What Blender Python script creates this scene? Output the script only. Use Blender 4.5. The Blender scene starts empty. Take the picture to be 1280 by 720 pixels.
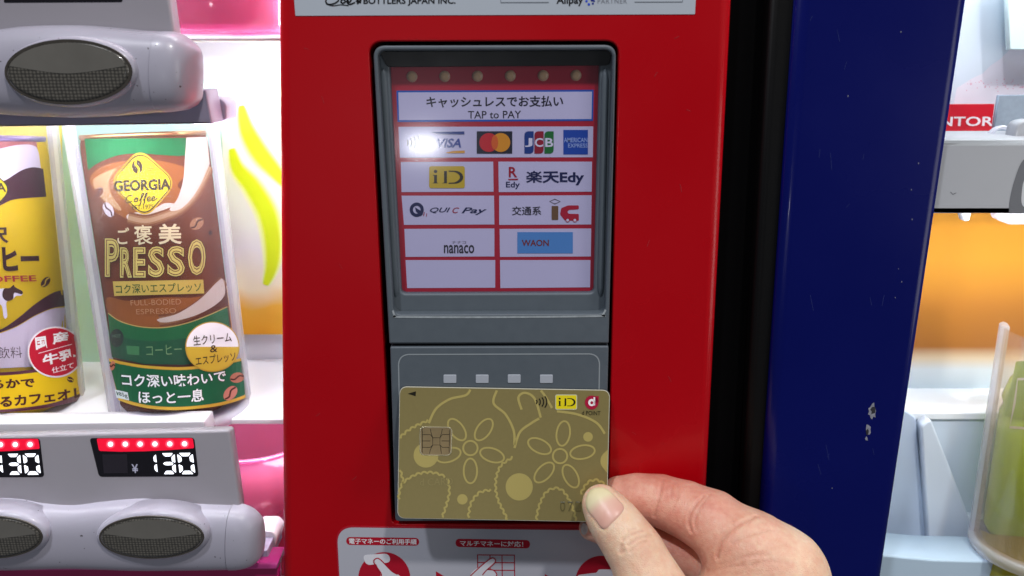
import bpy, bmesh, math, random
import numpy as np
from mathutils import Vector, Matrix
from mathutils.geometry import tessellate_polygon
from mathutils.bvhtree import BVHTree
random.seed(7)
sc = bpy.context.scene
COL = sc.collection
R = math.radians

# ------------------------------------------------------------------ camera
PITCH = R(17.3)
FPX = 960.0                                   # focal length in photo pixels (1280 wide)
CAM = Vector((0.0, -0.29, 1.35))
FWD = Vector((0, math.cos(PITCH), -math.sin(PITCH)))
RIGHT = Vector((1, 0, 0))
UP = Vector((0, math.sin(PITCH), math.cos(PITCH)))
cd = bpy.data.cameras.new('camera')
cam = bpy.data.objects.new('camera', cd)
COL.objects.link(cam)
cam.location = CAM
cam.rotation_euler = (R(90) - PITCH, 0, 0)
cd.sensor_width = 36
cd.lens = 36 * FPX / 1280
cd.clip_start = 0.01
cd.clip_end = 50
cd.dof.use_dof = True
cd.dof.focus_distance = 0.313
cd.dof.aperture_fstop = 11.0
sc.camera = cam
sc.render.resolution_x, sc.render.resolution_y = 1024, 576

# ------------------------------------------------------------------ world and lamps
w = bpy.data.worlds.new('World')
sc.world = w
w.use_nodes = True
bgn = w.node_tree.nodes['Background']
bgn.inputs[0].default_value = (0.80, 0.88, 1.0, 1)
bgn.inputs[1].default_value = 0.11
sc.view_settings.view_transform = 'Standard'
sc.view_settings.look = 'None'
sc.view_settings.exposure = 0.0
sc.view_settings.gamma = 1.0

def lamp(name, loc, target, sx, sy, power, col=(1, 1, 1)):
    l = bpy.data.lights.new(name, 'AREA')
    l.shape = 'RECTANGLE'
    l.size, l.size_y, l.energy, l.color = sx, sy, power, col
    o = bpy.data.objects.new(name, l)
    COL.objects.link(o)
    o.location = loc
    o.rotation_euler = (Vector(target) - Vector(loc)).to_track_quat('-Z', 'Y').to_euler()
    return o

lamp('street_light', (0.51, -0.95, 2.95), (0, 0, 1.26), 0.09, 0.09, 18.0, (1.0, 0.96, 0.93))
lamp('street_light', (-0.70, -1.10, 3.20), (0, 0, 1.26), 0.11, 0.11, 22.0, (0.90, 0.93, 1.0))
lamp('shop_light', (0.75, -0.55, 1.30), (0.1, 0, 1.26), 0.25, 0.5, 1.3, (1.0, 0.98, 0.95))
# the lamp across the street that glares in the sign's glass
_r = (FWD + RIGHT * ((529 - 640) / FPX) + UP * ((360 - 181) / FPX))
_h = CAM + _r * ((0.0052 - CAM.y) / _r.y)
_d = Vector((_r.x, -_r.y, _r.z)).normalized()
lamp('street_light', _h + _d * 1.6, _h, 0.075, 0.04, 0.62, (0.94, 0.96, 1.0))

# ------------------------------------------------------------------ helpers
def lin(c):
    c = c / 255.0
    return c / 12.92 if c <= 0.04045 else ((c + 0.055) / 1.055) ** 2.4

def rgb(h):
    if isinstance(h, str):
        h = tuple(int(h[i:i + 2], 16) for i in (0, 2, 4))
    return tuple(lin(x) for x in h) + (1,)

MATS = {}
def mat(name, col, rough=0.5, metal=0.0, emit=0.0, coat=0.0, var=0.0, bump=0.0, scale=60.0, sss=0.0, spec=0.5, rvar=0.0):
    if name in MATS:
        return MATS[name]
    m = bpy.data.materials.new(name)
    m.use_nodes = True
    nt = m.node_tree
    b = nt.nodes['Principled BSDF']
    c = rgb(col)
    b.inputs['Base Color'].default_value = c
    b.inputs['Roughness'].default_value = rough
    b.inputs['Metallic'].default_value = metal
    b.inputs['Coat Weight'].default_value = coat
    b.inputs['Coat Roughness'].default_value = 0.06
    b.inputs['Specular IOR Level'].default_value = spec
    if emit:
        b.inputs['Emission Color'].default_value = c
        b.inputs['Emission Strength'].default_value = emit
    if var or bump or rvar:
        tc = nt.nodes.new('ShaderNodeTexCoord')
        nz = nt.nodes.new('ShaderNodeTexNoise')
        nz.inputs['Scale'].default_value = scale
        nz.inputs['Detail'].default_value = 5
        nt.links.new(tc.outputs['Object'], nz.inputs['Vector'])
        if var:
            mx = nt.nodes.new('ShaderNodeMix')
            mx.data_type = 'RGBA'
            mx.inputs[6].default_value = tuple(x * (1 - var) for x in c[:3]) + (1,)
            mx.inputs[7].default_value = tuple(min(1, x * (1 + var)) for x in c[:3]) + (1,)
            nt.links.new(nz.outputs['Fac'], mx.inputs[0])
            nt.links.new(mx.outputs[2], b.inputs['Base Color'])
        if rvar:
            mr = nt.nodes.new('ShaderNodeMapRange')
            mr.inputs[1].default_value, mr.inputs[2].default_value = 0.3, 0.7
            mr.inputs[3].default_value, mr.inputs[4].default_value = max(0.02, rough - rvar), rough + rvar
            nt.links.new(nz.outputs['Fac'], mr.inputs[0])
            nt.links.new(mr.outputs[0], b.inputs['Roughness'])
        if bump:
            bp = nt.nodes.new('ShaderNodeBump')
            bp.inputs['Strength'].default_value = bump
            bp.inputs['Distance'].default_value = 0.0004
            nt.links.new(nz.outputs['Fac'], bp.inputs['Height'])
            nt.links.new(bp.outputs[0], b.inputs['Normal'])
    MATS[name] = m
    return m

def ink(h, rough=0.65, emit=0.0):
    return mat('ink %s %s %s' % (h, rough, emit), h, rough, emit=emit, spec=0.2)

def clear(name, tint, base=0.06, gain=0.5, rough=0.08, haze=0.0, hazecol='ffffff', lobe2=0.0):
    """thin clear plastic: see-through, with a Fresnel gloss and a little milky diffusion"""
    if name in MATS:
        return MATS[name]
    m = bpy.data.materials.new(name)
    m.use_nodes = True
    nt = m.node_tree
    nt.nodes.remove(nt.nodes['Principled BSDF'])
    out = nt.nodes['Material Output']
    tr = nt.nodes.new('ShaderNodeBsdfTransparent'); tr.inputs[0].default_value = rgb(tint)
    gl = nt.nodes.new('ShaderNodeBsdfGlossy'); gl.inputs['Roughness'].default_value = rough
    last = tr
    if haze:
        df = nt.nodes.new('ShaderNodeBsdfDiffuse'); df.inputs[0].default_value = rgb(hazecol)
        tl = nt.nodes.new('ShaderNodeBsdfTranslucent'); tl.inputs[0].default_value = rgb(hazecol)
        a = nt.nodes.new('ShaderNodeMixShader'); a.inputs[0].default_value = 0.5
        nt.links.new(df.outputs[0], a.inputs[1]); nt.links.new(tl.outputs[0], a.inputs[2])
        h = nt.nodes.new('ShaderNodeMixShader'); h.inputs[0].default_value = haze
        nt.links.new(tr.outputs[0], h.inputs[1]); nt.links.new(a.outputs[0], h.inputs[2])
        last = h
    lw = nt.nodes.new('ShaderNodeLayerWeight'); lw.inputs['Blend'].default_value = 0.35
    mu = nt.nodes.new('ShaderNodeMath'); mu.operation = 'MULTIPLY_ADD'
    mu.inputs[1].default_value = gain; mu.inputs[2].default_value = base
    nt.links.new(lw.outputs['Facing'], mu.inputs[0])
    mx = nt.nodes.new('ShaderNodeMixShader')
    nt.links.new(mu.outputs[0], mx.inputs[0])
    nt.links.new(last.outputs[0], mx.inputs[1])
    if lobe2:
        g2 = nt.nodes.new('ShaderNodeBsdfGlossy'); g2.inputs['Roughness'].default_value = lobe2
        gm = nt.nodes.new('ShaderNodeMixShader'); gm.inputs[0].default_value = 0.4
        nt.links.new(gl.outputs[0], gm.inputs[1]); nt.links.new(g2.outputs[0], gm.inputs[2])
        nt.links.new(gm.outputs[0], mx.inputs[2])
    else:
        nt.links.new(gl.outputs[0], mx.inputs[2])
    nt.links.new(mx.outputs[0], out.inputs[0])
    MATS[name] = m
    return m

def ray(px, py):
    return FWD + RIGHT * ((px - 640) / FPX) + UP * ((360 - py) / FPX)

class Plane:
    """a real plane in the place; photo pixels are used only to read sizes off it"""
    def __init__(s, o, n, u=(1, 0, 0)):
        s.o = Vector(o); s.n = Vector(n).normalized()
        u = Vector(u); s.u = (u - s.n * u.dot(s.n)).normalized()
        s.v = s.n.cross(s.u)
    def uv(s, px, py):
        r = ray(px, py)
        p = CAM + r * ((s.o - CAM).dot(s.n) / r.dot(s.n)) - s.o
        return (p.dot(s.u), p.dot(s.v))
    def pt(s, u, v, h=0):
        return s.o + s.u * u + s.v * v + s.n * h
    def m(s, px, py, h=0):
        return s.pt(*s.uv(px, py), h)

def FP(y, tilt=0, z=1.26):
    return Plane((0, y, z), (0, -math.cos(R(tilt)), math.sin(R(tilt))))

class Cyl:
    def __init__(s, a, b, r):
        s.a = Vector(a); s.ax = (Vector(b) - s.a).normalized(); s.len = (Vector(b) - s.a).length; s.r = r
        f = (CAM - s.a); s.f = (f - s.ax * f.dot(s.ax)).normalized()
        s.s = s.f.cross(s.ax) * -1
    def m(s, px, py, h=0):
        R_ = s.r + h
        d = ray(px, py).normalized(); o = CAM - s.a
        dp = d - s.ax * d.dot(s.ax); op = o - s.ax * o.dot(s.ax)
        A = dp.dot(dp); B = dp.dot(op); C_ = op.dot(op) - R_ * R_
        disc = B * B - A * C_
        t = (-B - math.sqrt(max(0, disc))) / A
        p = CAM + d * t
        if disc < 0:
            q = p - s.a; al = s.ax * q.dot(s.ax); rad = (q - al).normalized()
            p = s.a + al + rad * R_
        return p

def tag(o, label=None, cat=None, group=None, kind=None):
    if label: o['label'] = label
    if cat: o['category'] = cat
    if group: o['group'] = group
    if kind: o['kind'] = kind
    return o

def thing(name, loc, label, cat, group=None):
    o = bpy.data.objects.new(name, None)
    COL.objects.link(o)
    o.location = loc
    o.empty_display_size = 0.02
    return tag(o, label, cat, group)

def link(name, me, parent=None):
    o = bpy.data.objects.new(name, me)
    COL.objects.link(o)
    if parent is not None:
        o.parent = parent
        if parent.type == 'EMPTY':
            o.matrix_parent_inverse = Matrix.Translation(-parent.location)
    return o

def obj(name, bm, mats, parent=None, smooth=None):
    me = bpy.data.meshes.new(name)
    bmesh.ops.recalc_face_normals(bm, faces=bm.faces)
    bm.to_mesh(me); bm.free()
    for m in (mats if isinstance(mats, (list, tuple)) else [mats]):
        me.materials.append(m)
    if smooth is not None:
        me.shade_smooth()
        if smooth < 179:
            me.set_sharp_from_angle(angle=R(smooth))
    return link(name, me, parent)

def area2(p):
    return sum(p[i][0] * p[(i + 1) % len(p)][1] - p[(i + 1) % len(p)][0] * p[i][1] for i in range(len(p)))

def inset(p, d):
    n = len(p); out = []
    for i in range(n):
        a, b, c = p[i - 1], p[i], p[(i + 1) % n]
        e1 = (b[0] - a[0], b[1] - a[1]); e2 = (c[0] - b[0], c[1] - b[1])
        l1 = math.hypot(*e1) or 1e-9; l2 = math.hypot(*e2) or 1e-9
        n1 = (-e1[1] / l1, e1[0] / l1); n2 = (-e2[1] / l2, e2[0] / l2)
        k = 1 + n1[0] * n2[0] + n1[1] * n2[1]
        k = max(k, 0.35)
        out.append((b[0] + (n1[0] + n2[0]) * d / k, b[1] + (n1[1] + n2[1]) * d / k))
    return out

def rounded(pts, r, seg=6):
    """round the corners of a polygon (r: one radius or one per corner)"""
    out = []; n = len(pts)
    for i in range(n):
        a, b, c = pts[i - 1], pts[i], pts[(i + 1) % n]
        rr = r[i] if isinstance(r, (list, tuple)) else r
        la = math.hypot(a[0] - b[0], a[1] - b[1]); lc = math.hypot(c[0] - b[0], c[1] - b[1])
        if rr <= 0:
            out.append(b); continue
        ra = min(rr, la * .49); rc = min(rr, lc * .49)
        p = (b[0] + (a[0] - b[0]) / la * ra, b[1] + (a[1] - b[1]) / la * ra)
        q = (b[0] + (c[0] - b[0]) / lc * rc, b[1] + (c[1] - b[1]) / lc * rc)
        for k in range(seg + 1):
            t = k / seg
            # blend between a quadratic and a circular corner
            x = (1 - t) ** 2 * p[0] + 2 * t * (1 - t) * (b[0] * .88 + (p[0] + q[0]) * .06) + t * t * q[0]
            y = (1 - t) ** 2 * p[1] + 2 * t * (1 - t) * (b[1] * .88 + (p[1] + q[1]) * .06) + t * t * q[1]
            out.append((x, y))
    return out

def rect(x0, y0, x1, y1):
    return [(x0, y0), (x1, y0), (x1, y1), (x0, y1)]

def ellipse(cx, cy, rx, ry, n=40, rot=0, a0=0, a1=360):
    out = []
    full = abs(a1 - a0) >= 360
    for k in range(n if full else n + 1):
        a = R(a0 + (a1 - a0) * k / n)
        x, y = rx * math.cos(a), ry * math.sin(a)
        c, s_ = math.cos(R(rot)), math.sin(R(rot))
        out.append((cx + x * c - y * s_, cy + x * s_ + y * c))
    return out

def spline(pts, n=10, closed=False):
    """Catmull-Rom through the points"""
    out = []; m = len(pts)
    rng = range(m if closed else m - 1)
    for i in rng:
        if closed:
            p0, p1, p2, p3 = pts[i - 1], pts[i], pts[(i + 1) % m], pts[(i + 2) % m]
        else:
            p0, p1, p2, p3 = pts[max(0, i - 1)], pts[i], pts[i + 1], pts[min(m - 1, i + 2)]
        for k in range(n):
            t = k / n
            out.append(tuple(0.5 * (2 * p1[j] + (p2[j] - p0[j]) * t + (2 * p0[j] - 5 * p1[j] + 4 * p2[j] - p3[j]) * t * t
                                    + (3 * p1[j] - p0[j] - 3 * p2[j] + p3[j]) * t ** 3) for j in range(2)))
    if not closed:
        out.append(tuple(pts[-1]))
    return out

def plate(bm, pl, outer, holes=(), depth=0.003, bev=0.0008, seg=4, h=0.0, mi=0, px=True, back=False, hbev=None):
    """a plate with rounded rim (and holes); outlines in photo pixels on plane pl, or in metres"""
    loops = []
    for i, lp in enumerate([outer] + list(holes)):
        q = [pl.uv(*p) for p in lp] if px else list(lp)
        if (area2(q) > 0) != (i == 0):
            q.reverse()
        loops.append(q)
    prof = [(bev * (1 - math.sin(R(90 * k / seg))), bev * (1 - math.cos(R(90 * k / seg)))) for k in range(seg + 1)] if bev else [(0, 0)]
    prof.append((0, depth))
    rings = []
    for ins, dep in prof:
        ks = [1.0] + [1.0 if hbev is None or not bev else hbev / bev] * (len(loops) - 1)
        rings.append([[bm.verts.new(pl.pt(u, v, h - (dep * kk if dep < depth else dep))) for u, v in inset(lp, ins * kk)] for lp, kk in zip(loops, ks)])
    def cap(ring, flip):
        flat = [v for lp in ring for v in lp]
        inv = [[Vector(((v.co - pl.o).dot(pl.u), (v.co - pl.o).dot(pl.v), 0)) for v in lp] for lp in ring]
        for t in tessellate_polygon(inv):
            try:
                f = bm.faces.new([flat[i] for i in (reversed(t) if flip else t)])
                f.material_index = mi
            except ValueError:
                pass
    cap(rings[0], False)
    if back:
        cap(rings[-1], True)
    for k in range(len(rings) - 1):
        for la, lb in zip(rings[k], rings[k + 1]):
            n = len(la)
            for i in range(n):
                try:
                    f = bm.faces.new((la[i], lb[i], lb[(i + 1) % n], la[(i + 1) % n]))
                except ValueError:
                    continue
                f.material_index = mi
                f.smooth = True

def slab(name, pl, outer, m, parent, holes=(), depth=0.003, bev=0.0008, h=0.0, px=True, back=True, seg=4, hbev=None):
    bm = bmesh.new()
    plate(bm, pl, outer, holes, depth, bev, seg, h, 0, px, back, hbev)
    return obj(name, bm, m, parent)

def box(bm, lo, hi, bev=0.0):
    r = bmesh.ops.create_cube(bm, size=1)
    for v in r['verts']:
        v.co = Vector([lo[i] + (v.co[i] + .5) * (hi[i] - lo[i]) for i in range(3)])
    if bev:
        es = list({e for v in r['verts'] for e in v.link_edges})
        bmesh.ops.bevel(bm, geom=es, offset=bev, segments=3, affect='EDGES', profile=.5)

TXT = {}
def raw_glyphs(body, bold, shear, space):
    cu = bpy.data.curves.new('lettering', 'FONT')
    cu.body = body; cu.offset = bold; cu.shear = shear; cu.space_character = space
    cu.resolution_u = 3
    o = bpy.data.objects.new('lettering', cu)
    COL.objects.link(o)
    dg = bpy.context.evaluated_depsgraph_get()
    me = bpy.data.meshes.new_from_object(o.evaluated_get(dg))
    vs = [tuple(v.co[:2]) for v in me.vertices]
    fs = [tuple(p.vertices) for p in me.polygons]
    ar = sum(p.area for p in me.polygons)
    bpy.data.objects.remove(o); bpy.data.curves.remove(cu); bpy.data.meshes.remove(me)
    return vs, fs, ar
def glyphs(body, bold, shear, space):
    """letter shapes scaled to a unit box; each letter is filled on its own so that every stroke is kept"""
    key = (body, bold, shear, space)
    if key in TXT:
        return TXT[key]
    vs, fs = [], []
    pen = 0.0
    for k, ch in enumerate(body):
        if ch == ' ':
            pen += .3; continue
        # advance measured against a bar set after the letter
        w2 = max(v[0] for v in raw_glyphs(ch + 'l', 0, 0, space)[0]) - max(v[0] for v in raw_glyphs('l', 0, 0, space)[0])
        a, b_, ar0 = raw_glyphs(ch, 0, shear, space)
        if bold:
            a2, b2, ar2 = raw_glyphs(ch, bold, shear, space)
            grow = max(max(x for x, y in a2) - max(x for x, y in a), max(y for x, y in a2) - max(y for x, y in a),
                       min(x for x, y in a) - min(x for x, y in a2), min(y for x, y in a) - min(y for x, y in a2))
            if (bold > 0 and ar0 * (1 + 14 * bold) < ar2 < ar0 * 3.2 and grow < bold * 2.5) or (bold < 0 and ar0 * .3 < ar2 < ar0):
                a, b_ = a2, b2
            elif bold > 0:
                n0 = len(a); src = list(a); fsrc = list(b_)
                for dx, dy in ((bold * .7, 0), (-bold * .7, 0), (0, bold * .7), (0, -bold * .7)):
                    off = len(a)
                    a = a + [(x + dx, y + dy, len(a) // n0 * .12) for x, y in src]; b_ = b_ + [tuple(i + off for i in f) for f in fsrc]
        off = len(vs)
        vs += [(v[0] + pen, v[1], v[2] if len(v) > 2 else 0.0) for v in a]; fs += [tuple(i + off for i in f) for f in b_]
        pen += w2
    x0 = min(v[0] for v in vs); x1 = max(v[0] for v in vs); y0 = min(v[1] for v in vs); y1 = max(v[1] for v in vs)
    vs = [((v[0] - x0) / (x1 - x0 or 1), 1 - (v[1] - y0) / (y1 - y0 or 1), v[2]) for v in vs]
    TXT[key] = (vs, fs)
    return TXT[key]

class Print:
    """printed matter: many inks laid on one real surface (plane or cylinder), one mesh"""
    STEP = 0.00005
    def __init__(s, surf, h0=0.0001, cut=0):
        s.surf, s.h0, s.cut = surf, h0, cut
        s.bm = bmesh.new(); s.mats = []
    def mi(s, m):
        if isinstance(m, str): m = ink(m)
        if m not in s.mats: s.mats.append(m)
        return s.mats.index(m)
    def add(s, vs, fs, m, lvl):
        mi = s.mi(m)
        t = bmesh.new()
        bv = [t.verts.new((v[0], v[1], v[2] if len(v) > 2 else 0)) for v in vs]
        for f in fs:
            try: t.faces.new([bv[i] for i in f])
            except ValueError: pass
        if s.cut:
            xs = [v[0] for v in vs]
            x = math.floor(min(xs) / s.cut) * s.cut + s.cut
            while x < max(xs):
                bmesh.ops.bisect_plane(t, geom=t.verts[:] + t.edges[:] + t.faces[:], plane_co=(x, 0, 0), plane_no=(1, 0, 0))
                x += s.cut
            bmesh.ops.triangulate(t, faces=t.faces[:])
        h = s.h0 + lvl * s.STEP
        mp = {v: s.bm.verts.new(s.surf.m(v.co.x, v.co.y, h + v.co.z * s.STEP)) for v in t.verts}
        for f in t.faces:
            try:
                g = s.bm.faces.new([mp[v] for v in f.verts]); g.material_index = mi
            except ValueError: pass
        t.free()
    def poly(s, pts, m, lvl=0):
        tri = tessellate_polygon([[Vector((x, y, 0)) for x, y in pts]])
        s.add(pts, tri, m, lvl) if not s.cut else s._ngon(pts, tri, m, lvl)
        return s
    def _ngon(s, pts, tri, m, lvl):
        s.add(pts, tri, m, lvl)
    def stroke(s, pts, wd, m, lvl=0, closed=False):
        n = len(pts); vs = []; fs = []
        for i, p in enumerate(pts):
            a = pts[i - 1] if (i > 0 or closed) else p
            b = pts[(i + 1) % n] if (i < n - 1 or closed) else p
            dx, dy = b[0] - a[0], b[1] - a[1]
            l = math.hypot(dx, dy) or 1e-9
            k = wd[i] if isinstance(wd, (list, tuple)) else wd
            vs += [(p[0] - dy / l * k / 2, p[1] + dx / l * k / 2), (p[0] + dy / l * k / 2, p[1] - dx / l * k / 2)]
        for i in range(n if closed else n - 1):
            j = (i + 1) % n
            fs.append((2 * i, 2 * i + 1, 2 * j + 1, 2 * j))
        s.add(vs, fs, m, lvl)
        return s
    def text(s, body, q, m, lvl=1, bold=0.0, shear=0.0, space=1.0, bow=0.0):
        if len(q) == 4 and not isinstance(q[0], (tuple, list)):
            q = rect(*q)
        vs, fs = glyphs(body, bold, shear, space)
        out = []
        for x, y, z in vs:
            a = (q[0][0] + (q[1][0] - q[0][0]) * x, q[0][1] + (q[1][1] - q[0][1]) * x)
            b = (q[3][0] + (q[2][0] - q[3][0]) * x, q[3][1] + (q[2][1] - q[3][1]) * x)
            out.append((a[0] + (b[0] - a[0]) * y, a[1] + (b[1] - a[1]) * y + bow * 4 * x * (1 - x), z))
        s.add(out, fs, m, lvl)
        return s
    def build(s, name, parent=None):
        me = bpy.data.meshes.new(name)
        s.bm.normal_update()
        # face the viewer side
        for f in s.bm.faces:
            if f.normal.dot(CAM - f.calc_center_median()) < 0:
                f.normal_flip()
        s.bm.to_mesh(me); s.bm.free()
        for m in s.mats: me.materials.append(m)
        return link(name, me, parent)

def bean(P, cx, cy, rx, ry, rot, dark='3a1d12', lightc='7a4630', lvl=3):
    P.poly(ellipse(cx, cy, rx, ry, 24, rot), lightc, lvl)
    c, s_ = math.cos(R(rot)), math.sin(R(rot))
    pts = [(-rx * .95, 0), (-rx * .4, ry * .25), (rx * .3, -ry * .25), (rx * .95, 0)]
    pts = [(cx + x * c - y * s_, cy + x * s_ + y * c) for x, y in pts]
    P.stroke(spline(pts, 6), ry * .3, dark, lvl + 1)

# ------------------------------------------------------------------ materials
M_red = mat('red enamel', 'b4000f', 0.33, coat=0.14, spec=0.24, var=0.07, scale=11, rvar=0.12, bump=0.02)
M_blue = mat('blue enamel', '020a58', 0.26, coat=0.15, spec=0.2, var=0.12, scale=14, rvar=0.05)
M_black = mat('black rubber', '030304', 0.8, spec=0.05)
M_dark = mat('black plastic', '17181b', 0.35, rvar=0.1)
M_grey = mat('grey plastic', '5a636b', 0.46, var=0.07, bump=0.12, scale=220, rvar=0.08)
M_grey2 = mat('worn grey plastic', '7d868c', 0.5, var=0.2, scale=300)
M_rail = mat('off white rail plastic', '99959c', 0.45, var=0.05, scale=40)
M_bar = mat('white button bar plastic', 'aeabb9', 0.34, coat=0.15, var=0.03, scale=50, rvar=0.06)
M_lip = mat('lavender lip plastic', 'a29bb4', 0.4)
M_white = mat('white plastic', 'e8e6ec', 0.4, var=0.03, scale=30)
M_cab = mat('cabinet white', 'e9e9f2', 0.5)
M_glass = clear('sign glass', 'f6f6fb', base=0.035, gain=0.05, rough=0.09, lobe2=0.26)
M_holder = clear('clear holder plastic', 'f6f5fb', base=0.003, gain=0.07, rough=0.45, haze=0.015, hazecol='f4f2ff')
M_holder2 = clear('milky holder plastic', 'f0eefa', base=0.03, gain=0.3, rough=0.2, haze=0.5, hazecol='ffffff')
M_pink = clear('pink holder plastic', 'f4b8d8', base=0.04, gain=0.35, rough=0.12, haze=0.3, hazecol='f6a0d0')

nt = M_bar.node_tree; b = nt.nodes['Principled BSDF']
src = b.inputs['Base Color'].links[0].from_socket
tc = nt.nodes.new('ShaderNodeTexCoord'); nz = nt.nodes.new('ShaderNodeTexNoise'); nz.inputs['Scale'].default_value = 800; nz.inputs['Detail'].default_value = 0.5
cr = nt.nodes.new('ShaderNodeValToRGB'); cr.color_ramp.elements[0].position = .78; cr.color_ramp.elements[0].color = (0, 0, 0, 1); cr.color_ramp.elements[1].position = .82
mx = nt.nodes.new('ShaderNodeMix'); mx.data_type = 'RGBA'; mx.inputs[7].default_value = rgb('4a4446')
nt.links.new(tc.outputs['Object'], nz.inputs['Vector']); nt.links.new(nz.outputs['Fac'], cr.inputs[0]); nt.links.new(cr.outputs[0], mx.inputs[0])
nt.links.new(src, mx.inputs[6]); nt.links.new(mx.outputs[2], b.inputs['Base Color'])
P0 = FP(0.0)
# ================================================================== RED VENDING MACHINE
VM = thing('vending_machine', (0, 0.02, 1.10), 'red vending machine with cashless payment sign and lit can display', 'vending machine')

# --- enamelled front with the opening of the payment unit
outline = [(343.5, -300), (932.6, -300), (864.7, 1000), (354.7, 1000)]
gap_out = rounded([(461, 52), (773.5, 51), (759.5, 655), (490, 655)], [16, 16, 6, 6])
slab('front_panel', P0, outline, M_red, VM, [gap_out], depth=0.026, bev=0.0045, seg=6, hbev=0.0007)
slab('bezel_gasket', FP(0.016), rounded([(455, 46), (779, 45), (764, 662), (484, 662)], 10), M_black, VM, depth=0.02, bev=0)

P = Print(P0, 0.0001)
for x, y, dx, dy in ((843, 48, 6, -3), (858, 137, 5, 2), (402, 120, 3, 9), (424, 330, 4, 6), (812, 300, -3, 8), (835, 470, 4, 7), (395, 520, 5, -4), (850, 230, 2, 10), (380, 60, 6, 2), (790, 540, 5, 3), (440, 600, 6, -5), (822, 90, -4, 6)):
    P.stroke(spline([(x, y), (x + dx * .5, y + dy * .4), (x + dx, y + dy)], 4), .4, mat('pale scratch', 'b03038', .6), 0)
P.build('fine_scratch', bpy.data.objects['front_panel'])

# --- grey bezel in steps
bo = rounded([(466, 57), (770.5, 56), (761, 429.5), (486.5, 430)], [14, 14, 2, 2])
bh = rounded([(471.5, 63), (766, 62), (756.5, 392.5), (492, 393.5)], [10, 10, 9, 9])
bz = slab('bezel', FP(-0.0012), bo, M_grey, VM, [bh], depth=0.016, bev=0.0007)
io = rounded([(468, 60), (769, 59), (758, 396), (490, 396)], 8)
ih = rounded([(486.5, 79), (749.5, 78), (742.5, 366.5), (501.5, 367.5)], [3, 3, 6, 6])
slab('inner_frame', FP(0.0035), io, M_grey, VM, [ih], depth=0.010, bev=0.0009)
slab('frame_top_strip', FP(0.0030), rounded([(474, 64), (765, 63), (762, 82), (484, 84)], 5), M_dark, VM, depth=0.0005, bev=0.0002)  # dark strip across the top of the inner frame
# rounded rib at either side of the sign
def rib(x0, y0, x1, y1, wpx, m, yy):
    bm = bmesh.new()
    pl = FP(yy)
    a, b = pl.m(x0, y0), pl.m(x1, y1)
    wd = wpx * 0.0003
    n = 8; rings = []
    for j in range(9):
        t = j / 8; rr = 1 if 0 < j < 8 else .1
        tt = [0, .02, .05, .2, .5, .8, .95, .98, 1][j]; rr = [.05, .7, 1, 1, 1, 1, 1, .7, .05][j]
        c = a.lerp(b, tt)
        rings.append([bm.verts.new(c + Vector((-math.cos(math.pi * k / n) * wd / 2 * rr, -math.sin(math.pi * k / n) * wd * .45 * rr, 0))) for k in range(n + 1)])
    for j in range(8):
        for k in range(n):
            bm.faces.new((rings[j][k], rings[j][k + 1], rings[j + 1][k + 1], rings[j + 1][k]))
    return obj('side_rib', bm, m, VM, 60)
rib(756.5, 84, 750.5, 372, 9.0, M_grey, 0.0036)
rib(479, 84, 495.5, 372, 9.0, M_grey, 0.0036)
# worn ledge edges, with the lit line along them painted in
led = Print(FP(-0.0012), 0.00015)
led.stroke(spline([(491, 388), (494, 394.5), (503, 396), (620, 396.3), (745, 395), (753, 393.5), (757, 387)], 10), 2.4, mat('worn lit edge', 'a2aaae', 0.5, var=0.4, scale=500), 0)
led.build('worn_lit_edge', bz)

# --- the printed sheet behind glass
SH = FP(0.0065)
sheet = slab('sign_sheet', SH, [(482, 72), (754, 71), (747, 374), (497, 375)], mat('sign red', 'c01030', 0.5), VM, depth=0.002, bev=0)
WH = mat('sign white', 'dcd8f0', 0.5)
pr = Print(SH)
cells = [[(498, 158.5), (741.5, 158), (741, 196.5), (500, 197)], [(501, 202.5), (616.5, 202), (617, 239.5), (502, 240)],
         [(623, 202), (740, 202), (739.5, 239.5), (623.5, 240)], [(502, 244.5), (617.5, 244.5), (618, 280.5), (505, 281)],
         [(624, 244.5), (739.5, 244), (739, 280.5), (624, 281)], [(505.5, 286), (618, 285.5), (618, 320.5), (507, 321)],
         [(624.5, 286), (739, 285.5), (738.5, 320.5), (625, 321)], [(507, 325), (619, 325), (619, 359.5), (509, 360)],
         [(625, 325), (738, 325), (737.5, 359), (625.5, 360)]]
for c in cells:
    pr.poly(c, WH, 0)
pr.build('white_panel', sheet)
NAVY, INKK = '1c2454', '23222e'
hd = Print(SH)
hd.poly([(495.5, 113.3), (742, 112.2), (741.3, 151), (497, 152.5)], '1c5fc0', 0)
hd.poly([(498, 115.5), (740, 114.5), (739.3, 148.8), (499, 150)], WH, 1)
hd.text('キャッシュレスでお支払い', [(533, 120.5), (704, 119.5), (704, 133.5), (533, 134.5)], INKK, 2, 0.022)
hd.text('TAP to PAY', [(585, 138.7), (651.5, 138.3), (651.5, 147.8), (585, 148.3)], INKK, 2, 0.008)
hd.build('heading', sheet)
def mark(f):
    P = Print(SH, 0.00016); f(P); P.build('payment_mark', sheet)
def m_wave(P):
    for k, (x, r_) in enumerate([(507.5, 4.5), (510.5, 7), (513.5, 9.5), (516.5, 12)]):
        P.stroke(ellipse(x - 1, 178, r_ * .75, r_ * 1.02, 10, 0, -48, 48), 1.8, '55576a', 1)
def m_visa(P):
    P.poly([(539, 165), (580.5, 164.2), (580.5, 168), (548, 167.6)], '1b3a86', 1)
    P.text('VISA', (546.5, 173, 576.5, 184.5), '20409a', 1, 0.03, 0.25)
    P.poly([(557, 190.6), (566, 188.6), (581, 188), (581, 191.4), (560, 191.6)], 'e7a52a', 1)
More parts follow.
